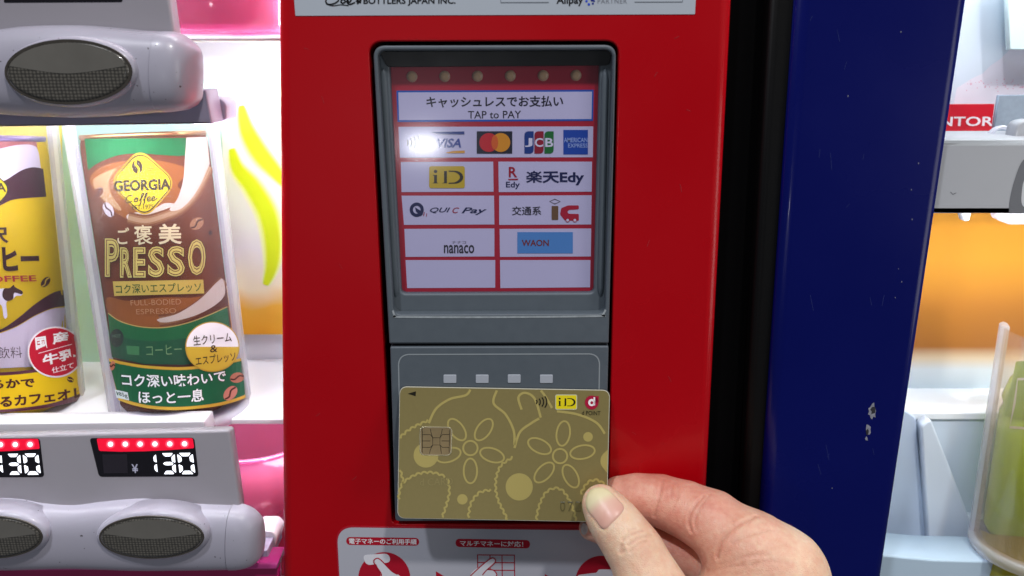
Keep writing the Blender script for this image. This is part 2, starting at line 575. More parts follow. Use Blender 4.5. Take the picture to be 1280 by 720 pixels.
def m_circ(P):
    P.poly(rect(596, 164, 640.3, 192), '1f2233', 1)
    P.poly(ellipse(611, 178, 11.8, 11.8), 'd8232f', 2)
    P.poly(ellipse(626, 178, 11.8, 11.8), 'f0a020', 3)
    P.poly(ellipse(618.5, 178, 4.2, 9.0), 'ea6a25', 4)
def m_jcb(P):
    for x, c in ((655.5, '17408c'), (668, 'a31932'), (680.5, '1f7a35')):
        P.poly(rounded(rect(x, 164, x + 11.5, 192), [5, .1, 5, .1]), c, 1)
    P.text('J', (656, 172.5, 665.5, 183.5), 'f0eefa', 2, 0.02)
    P.text('C', (668.5, 172.5, 678.8, 183.5), 'f0eefa', 2, 0.02)
    P.text('B', (681.5, 172.5, 691.5, 183.5), 'f0eefa', 2, 0.02)
def m_amx(P):
    P.poly(rect(704.2, 162.3, 734.8, 193), '1f4fb0', 1)
    P.text('AMERICAN', (704.8, 172, 734.2, 177.8), 'a9c2ee', 2, 0.01)
    P.text('EXPRESS', (710, 179.3, 734.4, 184.4), 'a9c2ee', 2, 0.01)
def draw_id(P, x0, y0, x1, y1, bg, edge=None, lv=1, dark='2c2508'):
    X = lambda t: x0 + (x1 - x0) * t
    Y = lambda t: y0 + (y1 - y0) * t
    q = rounded(rect(x0, y0, x1, y1), (y1 - y0) * .1)
    if edge:
        P.poly(rounded(rect(x0 - 1, y0 - 1, x1 + 1, y1 + 1), (y1 - y0) * .13), edge, lv)
    P.poly(q, bg, lv + 1)
    P.poly(ellipse(X(.18), Y(.24), (x1 - x0) * .05, (y1 - y0) * .075, 14), dark, lv + 2)
    P.poly([(X(.10), Y(.40)), (X(.22), Y(.40)), (X(.22), Y(.74)), (X(.26), Y(.78)), (X(.09), Y(.78)), (X(.14), Y(.74)), (X(.14), Y(.45))], dark, lv + 2)
    P.poly([(X(.42), Y(.22)), (X(.50), Y(.22)), (X(.50), Y(.78)), (X(.36), Y(.78)), (X(.42), Y(.74))], dark, lv + 2)
    arc = ellipse(X(.66), Y(.5), (x1 - x0) * .25, (y1 - y0) * .27, 20, 0, -82, 82)
    P.stroke([(X(.55), Y(.225))] + arc + [(X(.55), Y(.775))], [(x1 - x0) * .03] + [(x1 - x0) * (.03 + .06 * math.sin(math.pi * k / 20)) for k in range(21)] + [(x1 - x0) * .03], dark, lv + 3)
def m_id(P): draw_id(P, 536.5, 207.5, 581, 235, 'd9b91e')
def m_edy(P):
    P.text('R', (636, 208.5, 646.5, 221.5), 'b01030', 1, 0.02)
    P.poly([(635, 223.6), (648, 223.2), (647, 225), (636, 225.2)], 'b01030', 1)
    P.text('Edy', (632.5, 227, 649.8, 236.3), NAVY, 1, 0.015)
    P.text('楽天Edy', [(657.5, 213.5), (730, 212.5), (730, 231.5), (657.5, 230.8)], NAVY, 1, 0.03)
def m_quic(P):
    P.stroke(ellipse(521, 262, 6.8, 7, 30), 4.0, NAVY, 1, True)
    P.poly([(519, 259), (527, 264), (529, 267), (526, 270), (520, 264)], NAVY, 2)
    P.stroke([(530.5, 265), (529.5, 270)], 1, 'b02040', 1); P.stroke([(533.5, 266.5), (533, 270.5)], .8, 'b02040', 1)
    P.text('QUI', (537.5, 259.2, 563, 266.3), NAVY, 1, 0.01, 0.35)
    P.text('C', (565.5, 259.2, 574, 266.3), 'b03048', 1, 0.01, 0.35)
    P.text('Pay', (577, 259.2, 608.5, 268.5), NAVY, 1, 0.015, 0.35)
def m_ic(P):
    P.text('交通系', (640, 257.8, 676.5, 269), INKK, 1, 0.01)
    P.stroke([(687, 251.7), (693.5, 248.8), (700.5, 251.7), (693.5, 254.8)], .9, '4a3a3a', 1, True)
    P.poly(rounded(rect(689.5, 257.3, 697.8, 274.8), 1), '7a5c40', 1)
    P.poly(rounded([(710, 256.6), (723.5, 256.6), (723.5, 261.5), (711, 262.3), (709, 264.5), (710.5, 267), (723.5, 267.3), (723.5, 276), (706, 275.5), (700, 268), (701.5, 260)], 1.5), 'c0203a', 1)
    P.poly(ellipse(709.5, 275, 2.4, 2.4, 16), 'e8e4f4', 2); P.poly(ellipse(718.5, 275, 2.4, 2.4, 16), 'e8e4f4', 2)
    P.stroke(ellipse(709.5, 275, 2.2, 2.2, 16), .8, 'c0203a', 3, True); P.stroke(ellipse(718.5, 275, 2.2, 2.2, 16), .8, 'c0203a', 3, True)
def m_nan(P):
    P.text('nanaco', (555, 306, 592.8, 316.5), '303036', 1, 0.012)
    P.text('ナナコ', (565, 301, 582.5, 304.3), '5a5a60', 1, 0.0)
def m_wao(P):
    P.poly(rect(646.7, 290, 716, 316.6), '5c9ad8', 1)
    P.text('WAON', (652, 299.5, 686, 307.6), '84342e', 2, 0.022)
for f in (m_wave, m_visa, m_circ, m_jcb, m_amx, m_id, m_edy, m_quic, m_ic, m_nan, m_wao):
    mark(f)
M_led = mat('dim indicator lens', 'd8b48a', 0.3, var=0.2, scale=400)
for x in (515, 556, 597, 638, 679, 720):
    c = SH.m(x, 95.8 - (x - 515) * .008)
    bm = bmesh.new()
    bmesh.ops.create_uvsphere(bm, u_segments=20, v_segments=10, radius=0.00205)
    for v in bm.verts: v.co = Vector((v.co.x, v.co.y * .45, v.co.z)) + c
    obj('indicator_light', bm, M_led, VM, 180)
slab('sign_glass', FP(0.0050), rounded([(484, 75), (753, 74), (745.5, 370), (498.5, 371)], 3), M_glass, VM, depth=0.0008, bev=0)

# --- contactless reader below the sign
RP = FP(-0.0014)
rd = slab('reader_panel', RP, rounded([(487.5, 434), (761, 433), (755.5, 651), (494, 652)], [2, 2, 4, 4]), M_grey, VM, depth=0.014, bev=0.0006)
ro = Print(RP)
loop = rounded([(498, 443), (749.5, 442.2), (746.5, 640), (502, 640)], 13, 10)
ro.stroke(loop + loop[:1], 1.5, '98a0a5', 0)
ro.build('outline', rd)
for x, y in ((562.5, 473.5), (602.8, 473.5), (642.8, 473.3), (683, 473.5)):
    slab('indicator_window', RP, rounded(rect(x - 8.2, y - 5.2, x + 8, y + 5.2), 1.3), mat('frosted window', 'b4bac4', 0.35), rd, depth=0.001, bev=0.0002, h=0.0003)

# --- maker's sticker above and instruction sticker below
st = slab('company_sticker', P0, [(369.5, 19.7), (868.5, 17.8), (872, -45), (364, -45)], mat('sticker white', 'b8c0ca', 0.4, var=0.02), VM, depth=0.0002, bev=0, h=0.0002)
P = Print(P0, 0.00032)
P.text('BOTTLERS JAPAN INC.', [(454.5, -3), (569.5, -3.3), (569.5, 7), (454.5, 7.3)], '141418', 0, 0.02)
for pts in ([(428, -2), (420, -6), (410, -3), (407.5, 2), (411, 5.5), (419, 4), (424, 0)], [(426, 2), (429, -1), (432, 2), (428.5, 4), (426, 2)], [(434, -1), (437, 3), (440, -2)],
            [(449, -4), (441, -4), (434, 1), (437, 5.5), (444, 3)], [(445, 2), (448, 0), (447, 4.5), (450, 1), (452, -6), (450.5, 4)]):
    P.stroke(spline(pts, 6), 1.8, '141418', 0)
P.stroke(spline([(408, 5), (416, 7.2), (426, 6), (436, 7)], 6), 1.1, '141418', 0)
P.text('Alipay', [(695.5, -5), (729, -5.2), (729, 7.6), (695.5, 7.8)], '17171c', 0, 0.02)
for x, y, r_ in ((733, 1.5, 1.5), (736, 5.5, 1.6), (741, 4.5, 1.3), (735, -2, 1.5), (740, 0, 1.8), (742.5, 1.2, 1.2)):
    P.poly(ellipse(x, y, r_, r_, 14), '2a50d0' if x < 739 else '1a2a90', 0)
P.text('PARTNER', [(747, -2), (783.5, -2.1), (783.5, 4.2), (747, 4.3)], '8a8f98', 0, 0.0, space=1.15)
P.stroke([(626, -30), (626, 3.2), (686, 3)], .9, '707680', 0)
P.stroke([(793, 2.6), (853, 2.4), (854, -30)], .9, '707680', 0)
P.build('lettering', st)

q = rounded([(419, 657), (838, 662), (826, 900), (432, 900)], [20, 20, 8, 8], 8)
ins = slab('instruction_sticker', P0, q, mat('instruction red', 'b8102a', 0.45), VM, depth=0.0002, bev=0, h=0.0002)
P = Print(P0, 0.00032)
P.poly(rounded([(421.2, 658.6), (836, 663.6), (824, 898), (434, 898)], [19, 19, 7, 7], 8), mat('sticker white 2', 'bdbec9', 0.4), 0)
RD = 'b5122c'
P.poly(rounded([(433, 670.6), (524, 671.8), (524, 681.5), (433, 680.4)], 4.8), RD, 1)
P.text('電子マネーのご利用手順', [(436.5, 672), (521, 673.2), (521, 680.2), (436.5, 679.2)], 'f4f2f6', 2, 0.02)
P.poly(rounded([(569.5, 672.8), (662.5, 674.5), (662.5, 685), (569.5, 683)], 5), RD, 1)
P.text('マルチマネーに対応！', [(575, 674.6), (654, 676), (654, 683.2), (575, 681.8)], 'f4f2f6', 2, 0.02)
P.poly(ellipse(480.5, 722, 32.5, 32.5, 48), RD, 1)
P.poly(rounded([(453, 693), (486, 691), (489, 702), (458, 706)], 5.5), 'e6e6ee', 2)
P.poly(spline([(468, 698), (475, 698), (488, 711), (500, 719), (512, 732), (512, 745), (478, 745), (473, 726), (476, 717)], 6, True), 'e6e6ee', 4)
P.stroke(spline([(482, 745), (474, 727), (477, 717), (468, 703), (469, 698), (475, 698), (489, 712), (497, 717)], 6), 1.4, RD, 5)
for k in range(4):
    xx = (597, 612.5, 627.5, 643)[k]
    P.stroke([(xx, 693), (xx + .6, 745)], 1.2, RD, 1)
for yy in (693, 702.5, 712, 724, 736):
    P.stroke([(596.4, yy), (643.6, yy + .3)], 1.2, RD, 1)
P.poly(spline([(588, 718), (602, 706), (614, 697), (619, 698.5), (618, 703), (609, 711), (617, 712), (622, 719), (618, 727), (617, 745), (588, 745)], 6, True), 'e6e6ee', 3)
P.stroke(spline([(588, 719), (602, 706), (614, 697), (619, 698.5), (618, 703), (608, 712), (603, 718)], 6), 1.3, RD, 4)
P.stroke(spline([(609, 711), (617, 712), (621, 718), (615, 722)], 6), 1.3, RD, 4)
P.poly([(545, 713.5), (556, 720), (545, 727)], RD, 1)
P.poly([(681, 717), (692, 723), (681, 730)], RD, 1)
P.poly(ellipse(752, 727, 33, 33, 48), RD, 1)
P.poly(rounded([(722, 718), (746, 715), (748, 711), (785, 711), (785, 745), (722, 745)], 2), 'e6e6ee', 2)
P.build('lettering', ins)

# --- cabinet behind the left window
bm = bmesh.new()
box(bm, (-0.40, 0.105, 0.95), (-0.055, 0.115, 1.60))
obj('cabinet_back', bm, M_cab, VM)
bm = bmesh.new()
box(bm, (-0.0760, 0.028, 0.95), (-0.056, 0.104, 1.60))
obj('cabinet_side', bm, M_cab, VM)
def shelf(zt, y0=0.006, th=0.006):
    bm = bmesh.new()
    box(bm, (-0.40, y0, zt - th), (-0.0765, 0.1045, zt), 0.0008)
    return obj('display_shelf', bm, M_white, VM)

def loft(name, xs, tops, bots, ds, yb, D, m, parent, endcap=True, grow=0.0):
    pl = FP(yb); bm = bmesh.new(); rings = []
    N = 22
    # resample smoothly
    tt = spline(list(zip(xs, tops)), 5); bb = spline(list(zip(xs, bots)), 5); dd = spline(list(zip(xs, ds)), 5)
    for (x, t), (_, b), (_, dp) in zip(tt, bb, dd):
        T, B = pl.m(x, t), pl.m(x, b)
        ring = []
        for k in range(N + 1):
            u = k / N
            a = math.pi * u
            s_ = (1 - math.cos(a)) / 2
            ring.append(bm.verts.new(T.lerp(B, s_) + Vector((0, -(D * dp * (math.sin(a) ** .5)) - grow, 0))))
        rings.append(ring)
    for i in range(len(rings) - 1):
        for k in range(N):
            bm.faces.new((rings[i][k], rings[i][k + 1], rings[i + 1][k + 1], rings[i + 1][k]))
    bm.faces.new(rings[-1]); bm.faces.new(list(reversed(rings[0])))
    return obj(name, bm, m, parent, 50)

M_lens = bpy.data.materials.new('dotted smoked lens'); M_lens.use_nodes = True
nt = M_lens.node_tree; b = nt.nodes['Principled BSDF']
b.inputs['Roughness'].default_value = 0.28; b.inputs['Coat Weight'].default_value = 0.5
tc = nt.nodes.new('ShaderNodeTexCoord'); mp = nt.nodes.new('ShaderNodeMapping'); mp.inputs['Scale'].default_value = (1, 0.0, 1.15)
vo = nt.nodes.new('ShaderNodeTexVoronoi'); vo.inputs['Scale'].default_value = 780; vo.inputs['Randomness'].default_value = 0.15
cr = nt.nodes.new('ShaderNodeValToRGB')
cr.color_ramp.elements[0].position = .15; cr.color_ramp.elements[0].color = rgb('6a665e')
cr.color_ramp.elements[1].position = .55; cr.color_ramp.elements[1].color = rgb('33312d')
nt.links.new(tc.outputs['Object'], mp.inputs[0]); nt.links.new(mp.outputs[0], vo.inputs[0])
nt.links.new(vo.outputs['Distance'], cr.inputs[0]); nt.links.new(cr.outputs[0], b.inputs['Base Color'])
M_rim = mat('button rim', '4d4842', 0.35, metal=0.3, var=0.3, scale=200)

def button(cx, cy, rx, ry, ytop, parent, cres):
    pl = FP(ytop)
    slab('button_boss', FP(ytop + .0003), ellipse(cx, cy, rx + 3, ry + 2.5, 64), M_bar, parent, depth=0.010, bev=0.0028, seg=8)
    rim = slab('select_button', pl, ellipse(cx, cy, rx - 2.5, ry - 2, 64), M_rim, parent, [ellipse(cx, cy, rx - 5.5, ry - 4.5, 64)], depth=0.002, bev=0.0008)
    slab('lens', pl, ellipse(cx, cy, rx - 4.5, ry - 3.5, 64), M_lens, rim, depth=0.0025, bev=0.0016, h=0.0004, seg=6)
    P = Print(pl, 0.0005)
    up = ellipse(cx, cy, rx - 8, ry - 6, 30, 0, 180 + cres, 360 - cres)
    x0, y0 = up[0]; x1, y1 = up[-1]
    low = spline([(x1, y1), (cx + (rx - 8) * .4, y1 + ry * .16), (cx, y1 + ry * .22), (cx - (rx - 8) * .4, y1 + ry * .16), (x0, y0)], 6)
    P.poly(up + low[1:-1], mat('lens upper window', '6b6862', 0.25, coat=0.4, var=0.2, scale=90), 0)
    P.build('lens_window', rim)

# upper rail
ur = slab('price_rail', FP(0.001), [(-260, -40), (206, -40), (220, 60), (222, 130), (-260, 135)], M_rail, VM, depth=0.006, bev=0.001)
P = Print(FP(0.001)); P.poly(rounded([(5, -30), (155, -30), (153, 2.6), (5, 3.4)], 2), mat('display black', '16141a', 0.15), 0); P.build('price_display', ur)
slab('rail_lip', FP(0.003), rounded([(-260, 120), (257, 112), (265, 154.5), (-260, 162)], [1, 1, 1, 1]), M_lip, VM, depth=0.012, bev=0.0006)
slab('rail_lip', FP(0.016), rounded([(240, 121), (276, 123), (283, 130), (283, 150), (266, 155), (240, 156)], 4), M_lip, VM, depth=0.012, bev=0.0006)
ub = loft('button_bar', [-260, -30, 0, 40, 80, 112, 150, 180, 208], [44, 40, 38, 33, 31.5, 32, 35, 38, 39.5], [137, 139, 141, 144, 145.5, 146, 144.5, 142, 139.5], [1] * 9, 0.001, 0.0145, M_bar, VM)
loft('end_cap', [208.8, 218, 228, 236, 244, 250, 253.5, 255], [39, 39.6, 42.5, 47, 54, 60, 68, 84], [139.8, 139.6, 138.6, 137, 133, 128, 120, 100], [1.02, 1.01, .98, .92, .78, .55, .3, .05], 0.001, 0.0145, M_bar, ub, grow=0.0001)
button(85, 90, 82, 42.5, -0.0159, ub, 12)

# lower rail with the two price displays
LR = FP(0.0005, 8, z=FP(0).m(150, 590).z)
lr = slab('price_rail', LR, rounded([(-260, 550), (287, 537.5), (300, 628), (302, 660), (-260, 665)], [1, 4, 1, 1, 1]), M_rail, VM, depth=0.005, bev=0.0012)
slab('rail_lip', FP(0.012), rounded([(-260, 532), (255, 526.5), (259, 545), (-260, 552)], 2), M_white, VM, depth=0.01, bev=0.0006)
def seven(P, q, ch, m, lvl):
    """one seven-segment digit in the slanted box q (tl,tr,br,bl)"""
    def at(x, y):
        a = (q[0][0] + (q[1][0] - q[0][0]) * x, q[0][1] + (q[1][1] - q[0][1]) * x)
        b_ = (q[3][0] + (q[2][0] - q[3][0]) * x, q[3][1] + (q[2][1] - q[3][1]) * x)
        return (a[0] + (b_[0] - a[0]) * y, a[1] + (b_[1] - a[1]) * y)
    t, v = .24, .16
    S = {'a': [(.12, 0), (.88, 0), (.70, v), (.30, v)], 'd': [(.30, 1 - v), (.70, 1 - v), (.88, 1), (.12, 1)],
         'g': [(.12, .5), (.30, .5 - v * .5), (.72, .5 - v * .5), (.88, .5), (.72, .5 + v * .5), (.30, .5 + v * .5)],
         'b': [(1, .05), (1, .47), (1 - t, .39), (1 - t, .18)], 'c': [(1, .53), (1, .95), (1 - t, .82), (1 - t, .61)],
         'f': [(0, .05), (t, .18), (t, .39), (0, .47)], 'e': [(0, .53), (t, .61), (t, .82), (0, .95)]}
    for s_ in {'1': 'bc', '3': 'abgcd', '0': 'abcdef'}[ch]:
        P.poly(rounded([at(*p) for p in S[s_]], 1.2, 3), m, lvl)
M_seg = mat('lit digit', 'f4f6ff', 0.4, emit=1.25)
M_lr = mat('lit red strip', 'd4062c', 0.4, emit=0.75)
M_dot = mat('lit red lamp', 'ffd8d8', 0.4, emit=1.3)
M_dot2 = mat('lit red glow', 'ff4a64', 0.4, emit=0.8)
def display(dx, dy, x_lo=-999):
    P = Print(LR)
    o_ = lambda pts: [(x + dx, y + dy) for x, y in pts]
    P.poly(rounded(o_([(112, 547.5), (243, 547), (248.5, 595.5), (124, 596)]), 4), mat('display black', '16141a', 0.15), 0)
    P.poly(rounded(o_([(121, 548), (241, 547.5), (243, 560), (210, 562.5), (180, 564), (150, 564.5), (124, 563.5)]), 2), M_lr, 1)
    for k in range(6):
        x, y = 138.5 + k * 18.5 + dx, 555 - k * .1 + dy
        P.poly(ellipse(x, y, 5.6, 5.2, 20), M_dot2, 2); P.poly(ellipse(x, y, 3.4, 3.2, 20), M_dot, 3)
    P.poly(o_([(128, 568), (159, 567.5), (160, 591), (130, 591.5)]), mat('display unlit', '26222a', 0.3, var=0.4, scale=900), 1)
    P.text('¥', o_([(164.5, 580), (172.5, 580), (173.5, 591), (165.5, 591)]), mat('dim yen', '8a8a9c', 0.4, emit=0.5), 2, 0.02)
    seven(P, o_([(180.5, 566.5), (195, 566.3), (197.5, 591.5), (183, 591.8)]), '1', M_seg, 2)
    seven(P, o_([(200.5, 566.3), (218.5, 566), (220.5, 592.3), (203, 592.5)]), '3', M_seg, 2)
    seven(P, o_([(221.5, 566), (241, 565.8), (244.5, 592.3), (225, 592.5)]), '0', M_seg, 2)
    P.build('price_display', lr)
display(0, 0)
display(-193, 0.8)
lb = loft('button_bar', [-260, -50, 0, 30, 58, 96, 131, 181, 222, 260, 292], [624, 621, 620.5, 622, 626.5, 628.5, 624.5, 621, 625, 627.5, 628.5], [702, 703, 703, 703, 702.5, 702, 702.5, 703.5, 703.5, 703.5, 703], [1, 1.02, 1.03, 1, .95, .93, .97, 1.03, 1, .96, .95], 0.000, 0.0115, M_bar, VM)
loft('end_cap', [292.8, 302, 312, 320, 326, 330, 332], [628, 629, 632, 637, 643, 650, 664], [703.3, 703, 701.5, 699, 695, 689, 676], [.97, .96, .92, .82, .64, .4, .06], 0.0, 0.0115, M_bar, lb, grow=0.0001)
button(189, 672, 68.5, 29, -0.0136, lb, 14)
button(-13, 672, 68.5, 29, -0.0136, lb, 14)
slab('rail_lip', FP(0.004), rounded([(-260, 692), (334, 688), (337, 706), (-260, 710)], 1), M_lip, VM, depth=0.02, bev=0.0006)
slab('rail_lip', FP(0.014), rounded([(318, 664), (340, 664), (347, 672), (338, 704), (318, 706)], 4), M_white, VM, depth=0.012, bev=0.0006)
slab('rail_trim', FP(-0.001), [(-260, 709), (346, 704.5), (346, 712), (-260, 716)], mat('magenta trim', 'c0408a', 0.2, coat=0.4), VM, depth=0.012, bev=0.001)
slab('rail_trim', FP(0.002), [(-260, 713), (347, 709), (347, 800), (-260, 800)], mat('magenta print', 'a8145c', 0.25, coat=0.4, var=0.25, scale=30), VM, depth=0.006, bev=0.0)

SHELF_Z = FP(0.035).m(225, 520).z
shelf(SHELF_Z, 0.032, 0.003)
shelf(FP(0.035).m(225, 46).z, 0.03, 0.0016)

# lamps inside the cabinet (the display is lit)
lx = -0.21
z_lip = FP(0.003).m(130, 150).z
lamp('display_lamp', (lx, 0.012, z_lip - 0.003), (lx, 0.065, z_lip - 0.12), 0.30, 0.012, 0.38, (0.94, 0.95, 1.0))
lamp('display_lamp', (lx + .03, 0.086, z_lip + 0.02), (lx + .03, 0.098, z_lip - 0.10), 0.24, 0.010, 0.09, (0.95, 0.96, 1.0))  # added strip behind the cans to brighten the posters
lamp('display_lamp', (-0.0775, 0.060, z_lip + 0.012), (-0.15, 0.100, z_lip + 0.005), 0.02, 0.11, 0.18, (0.95, 0.97, 1.0))
z_l2 = FP(0.004).m(130, 700).z
lamp('display_lamp', (-0.12, 0.03, SHELF_Z - 0.010), (-0.12, 0.085, SHELF_Z - 0.09), 0.10, 0.014, 0.075, (1.0, 0.92, 0.96))
lamp('display_lamp', (-0.13, 0.03, z_lip + 0.115), (-0.12, 0.09, z_lip + 0.02), 0.12, 0.016, 0.14, (1.0, 0.95, 0.98))
# ================================================================== POSTERS BEHIND THE CANS
def poster(name, pl, pts, m, label, dec=None, cat='poster'):
    o = slab(name, pl, pts, m, None, depth=0.0006, bev=0)
    tag(o, label, cat)
    if dec:
        P = Print(pl); dec(P); P.build('print', o)
    return o
PB = FP(0.100)
poster('poster', FP(0.1005), [(-300, 100), (76, 100), (82, 470), (-300, 470)], mat('poster yellow', 'f2e27a', 0.5), 'plain yellow backing card behind the cafe au lait can')
poster('poster', FP(0.0998), [(76.5, 100), (284, 100), (290, 470), (82.5, 470)], mat('poster mint', 'bfe8d4', 0.5), 'pale mint green backing card behind the green espresso can')
def swirl(P):
    A_ = spline([(302, 132), (308, 160), (324, 190), (342, 212), (362, 236)], 10); B_ = spline([(290, 186), (297, 210), (316, 234), (334, 266), (341, 300), (340, 332), (332, 356)], 10)
    tones = ('ecf0c4', 'e9f0a4', 'e4ef7c', 'd6e244', 'cadb14')
    for sp, wmax in ((A_, 25), (B_, 27)):
        n = len(sp)
        for k, c in enumerate(tones):
            f = 1.25 - .16 * k
            P.stroke(sp, [max(.5, wmax * f * math.sin(math.pi * (.06 + .88 * i / (n - 1))) ** .8) for i in range(n)], mat('swirl ink ' + c, c, .5), 1 + k)
m = bpy.data.materials.new('swirl poster'); m.use_nodes = True
nt = m.node_tree; b = nt.nodes['Principled BSDF']; b.inputs['Roughness'].default_value = .5
tc = nt.nodes.new('ShaderNodeTexCoord'); sx = nt.nodes.new('ShaderNodeSeparateXYZ'); mr = nt.nodes.new('ShaderNodeMapRange')
nz = nt.nodes.new('ShaderNodeTexNoise'); nz.inputs['Scale'].default_value = 30
ad = nt.nodes.new('ShaderNodeMath'); ad.operation = 'MULTIPLY_ADD'; ad.inputs[1].default_value = 0.025
nt.links.new(tc.outputs['Object'], sx.inputs[0]); nt.links.new(tc.outputs['Object'], nz.inputs[0])
nt.links.new(nz.outputs['Fac'], ad.inputs[0]); nt.links.new(sx.outputs['Z'], ad.inputs[2])
zt, zb = PB.m(320, 95).z + .0125, PB.m(320, 418).z + .0125
mr.inputs[1].default_value, mr.inputs[2].default_value = zb, zt
cr = nt.nodes.new('ShaderNodeValToRGB'); e = cr.color_ramp.elements
e[0].position = 0.0; e[0].color = rgb('e8a01c'); e[1].position = 1.0; e[1].color = rgb('eef2b0')
for p_, c_ in ((.12, 'efb040'), (.2, 'f4e6c8'), (.34, 'e6e2e4'), (.6, 'e4ead0'), (.8, 'f0f2d8')):
    x = e.new(p_); x.color = rgb(c_)
nt.links.new(ad.outputs[0], mr.inputs[0]); nt.links.new(mr.outputs[0], cr.inputs[0]); nt.links.new(cr.outputs[0], b.inputs['Base Color'])
poster('poster', FP(0.0992), [(276, 96), (356, 88), (366, 418), (284, 418)], m, 'pale poster with yellow green swirls beside the espresso can', swirl)

# ================================================================== CANS
def can_axis(px, py, y, qx, qy, y2):
    return FP(y).m(px, py), FP(y2).m(qx, qy)
def lathe(bm, ax, prof, n=96, mi=0):
    rings = []
    for h, r_ in prof:
        c = ax.a + ax.ax * h
        rings.append([bm.verts.new(c + ax.f * (math.cos(2 * math.pi * k / n) * r_) + ax.s * (math.sin(2 * math.pi * k / n) * r_)) for k in range(n)])
    for i in range(len(rings) - 1):
        for k in range(n):
            f = bm.faces.new((rings[i][k], rings[i][(k + 1) % n], rings[i + 1][(k + 1) % n], rings[i + 1][k]))
            f.material_index = mi; f.smooth = True
    return rings

def can(label, a, b_, r_, body_mat, rim_mat):
    ax = Cyl(a, b_, r_)
    root = thing('drink_can', a, label, 'can')
    L = ax.len
    bm = bmesh.new()
    lathe(bm, ax, [(0, 0.001), (0, r_ * .86), (.003, r_ * .93), (.006, r_), (L - .008, r_), (L - .004, r_ * .985), (L - .0022, r_ * .965)])
    obj('can_body', bm, body_mat, root)
    bm = bmesh.new()
    lathe(bm, ax, [(L - .0023, r_ * .965), (L - .0018, r_ * .985), (L - .0004, r_ * .99), (L, r_ * .975), (L - .0006, r_ * .94), (L - .004, r_ * .92), (L - .004, .0005)])
    obj('can_rim', bm, rim_mat, root)
    return ax, root

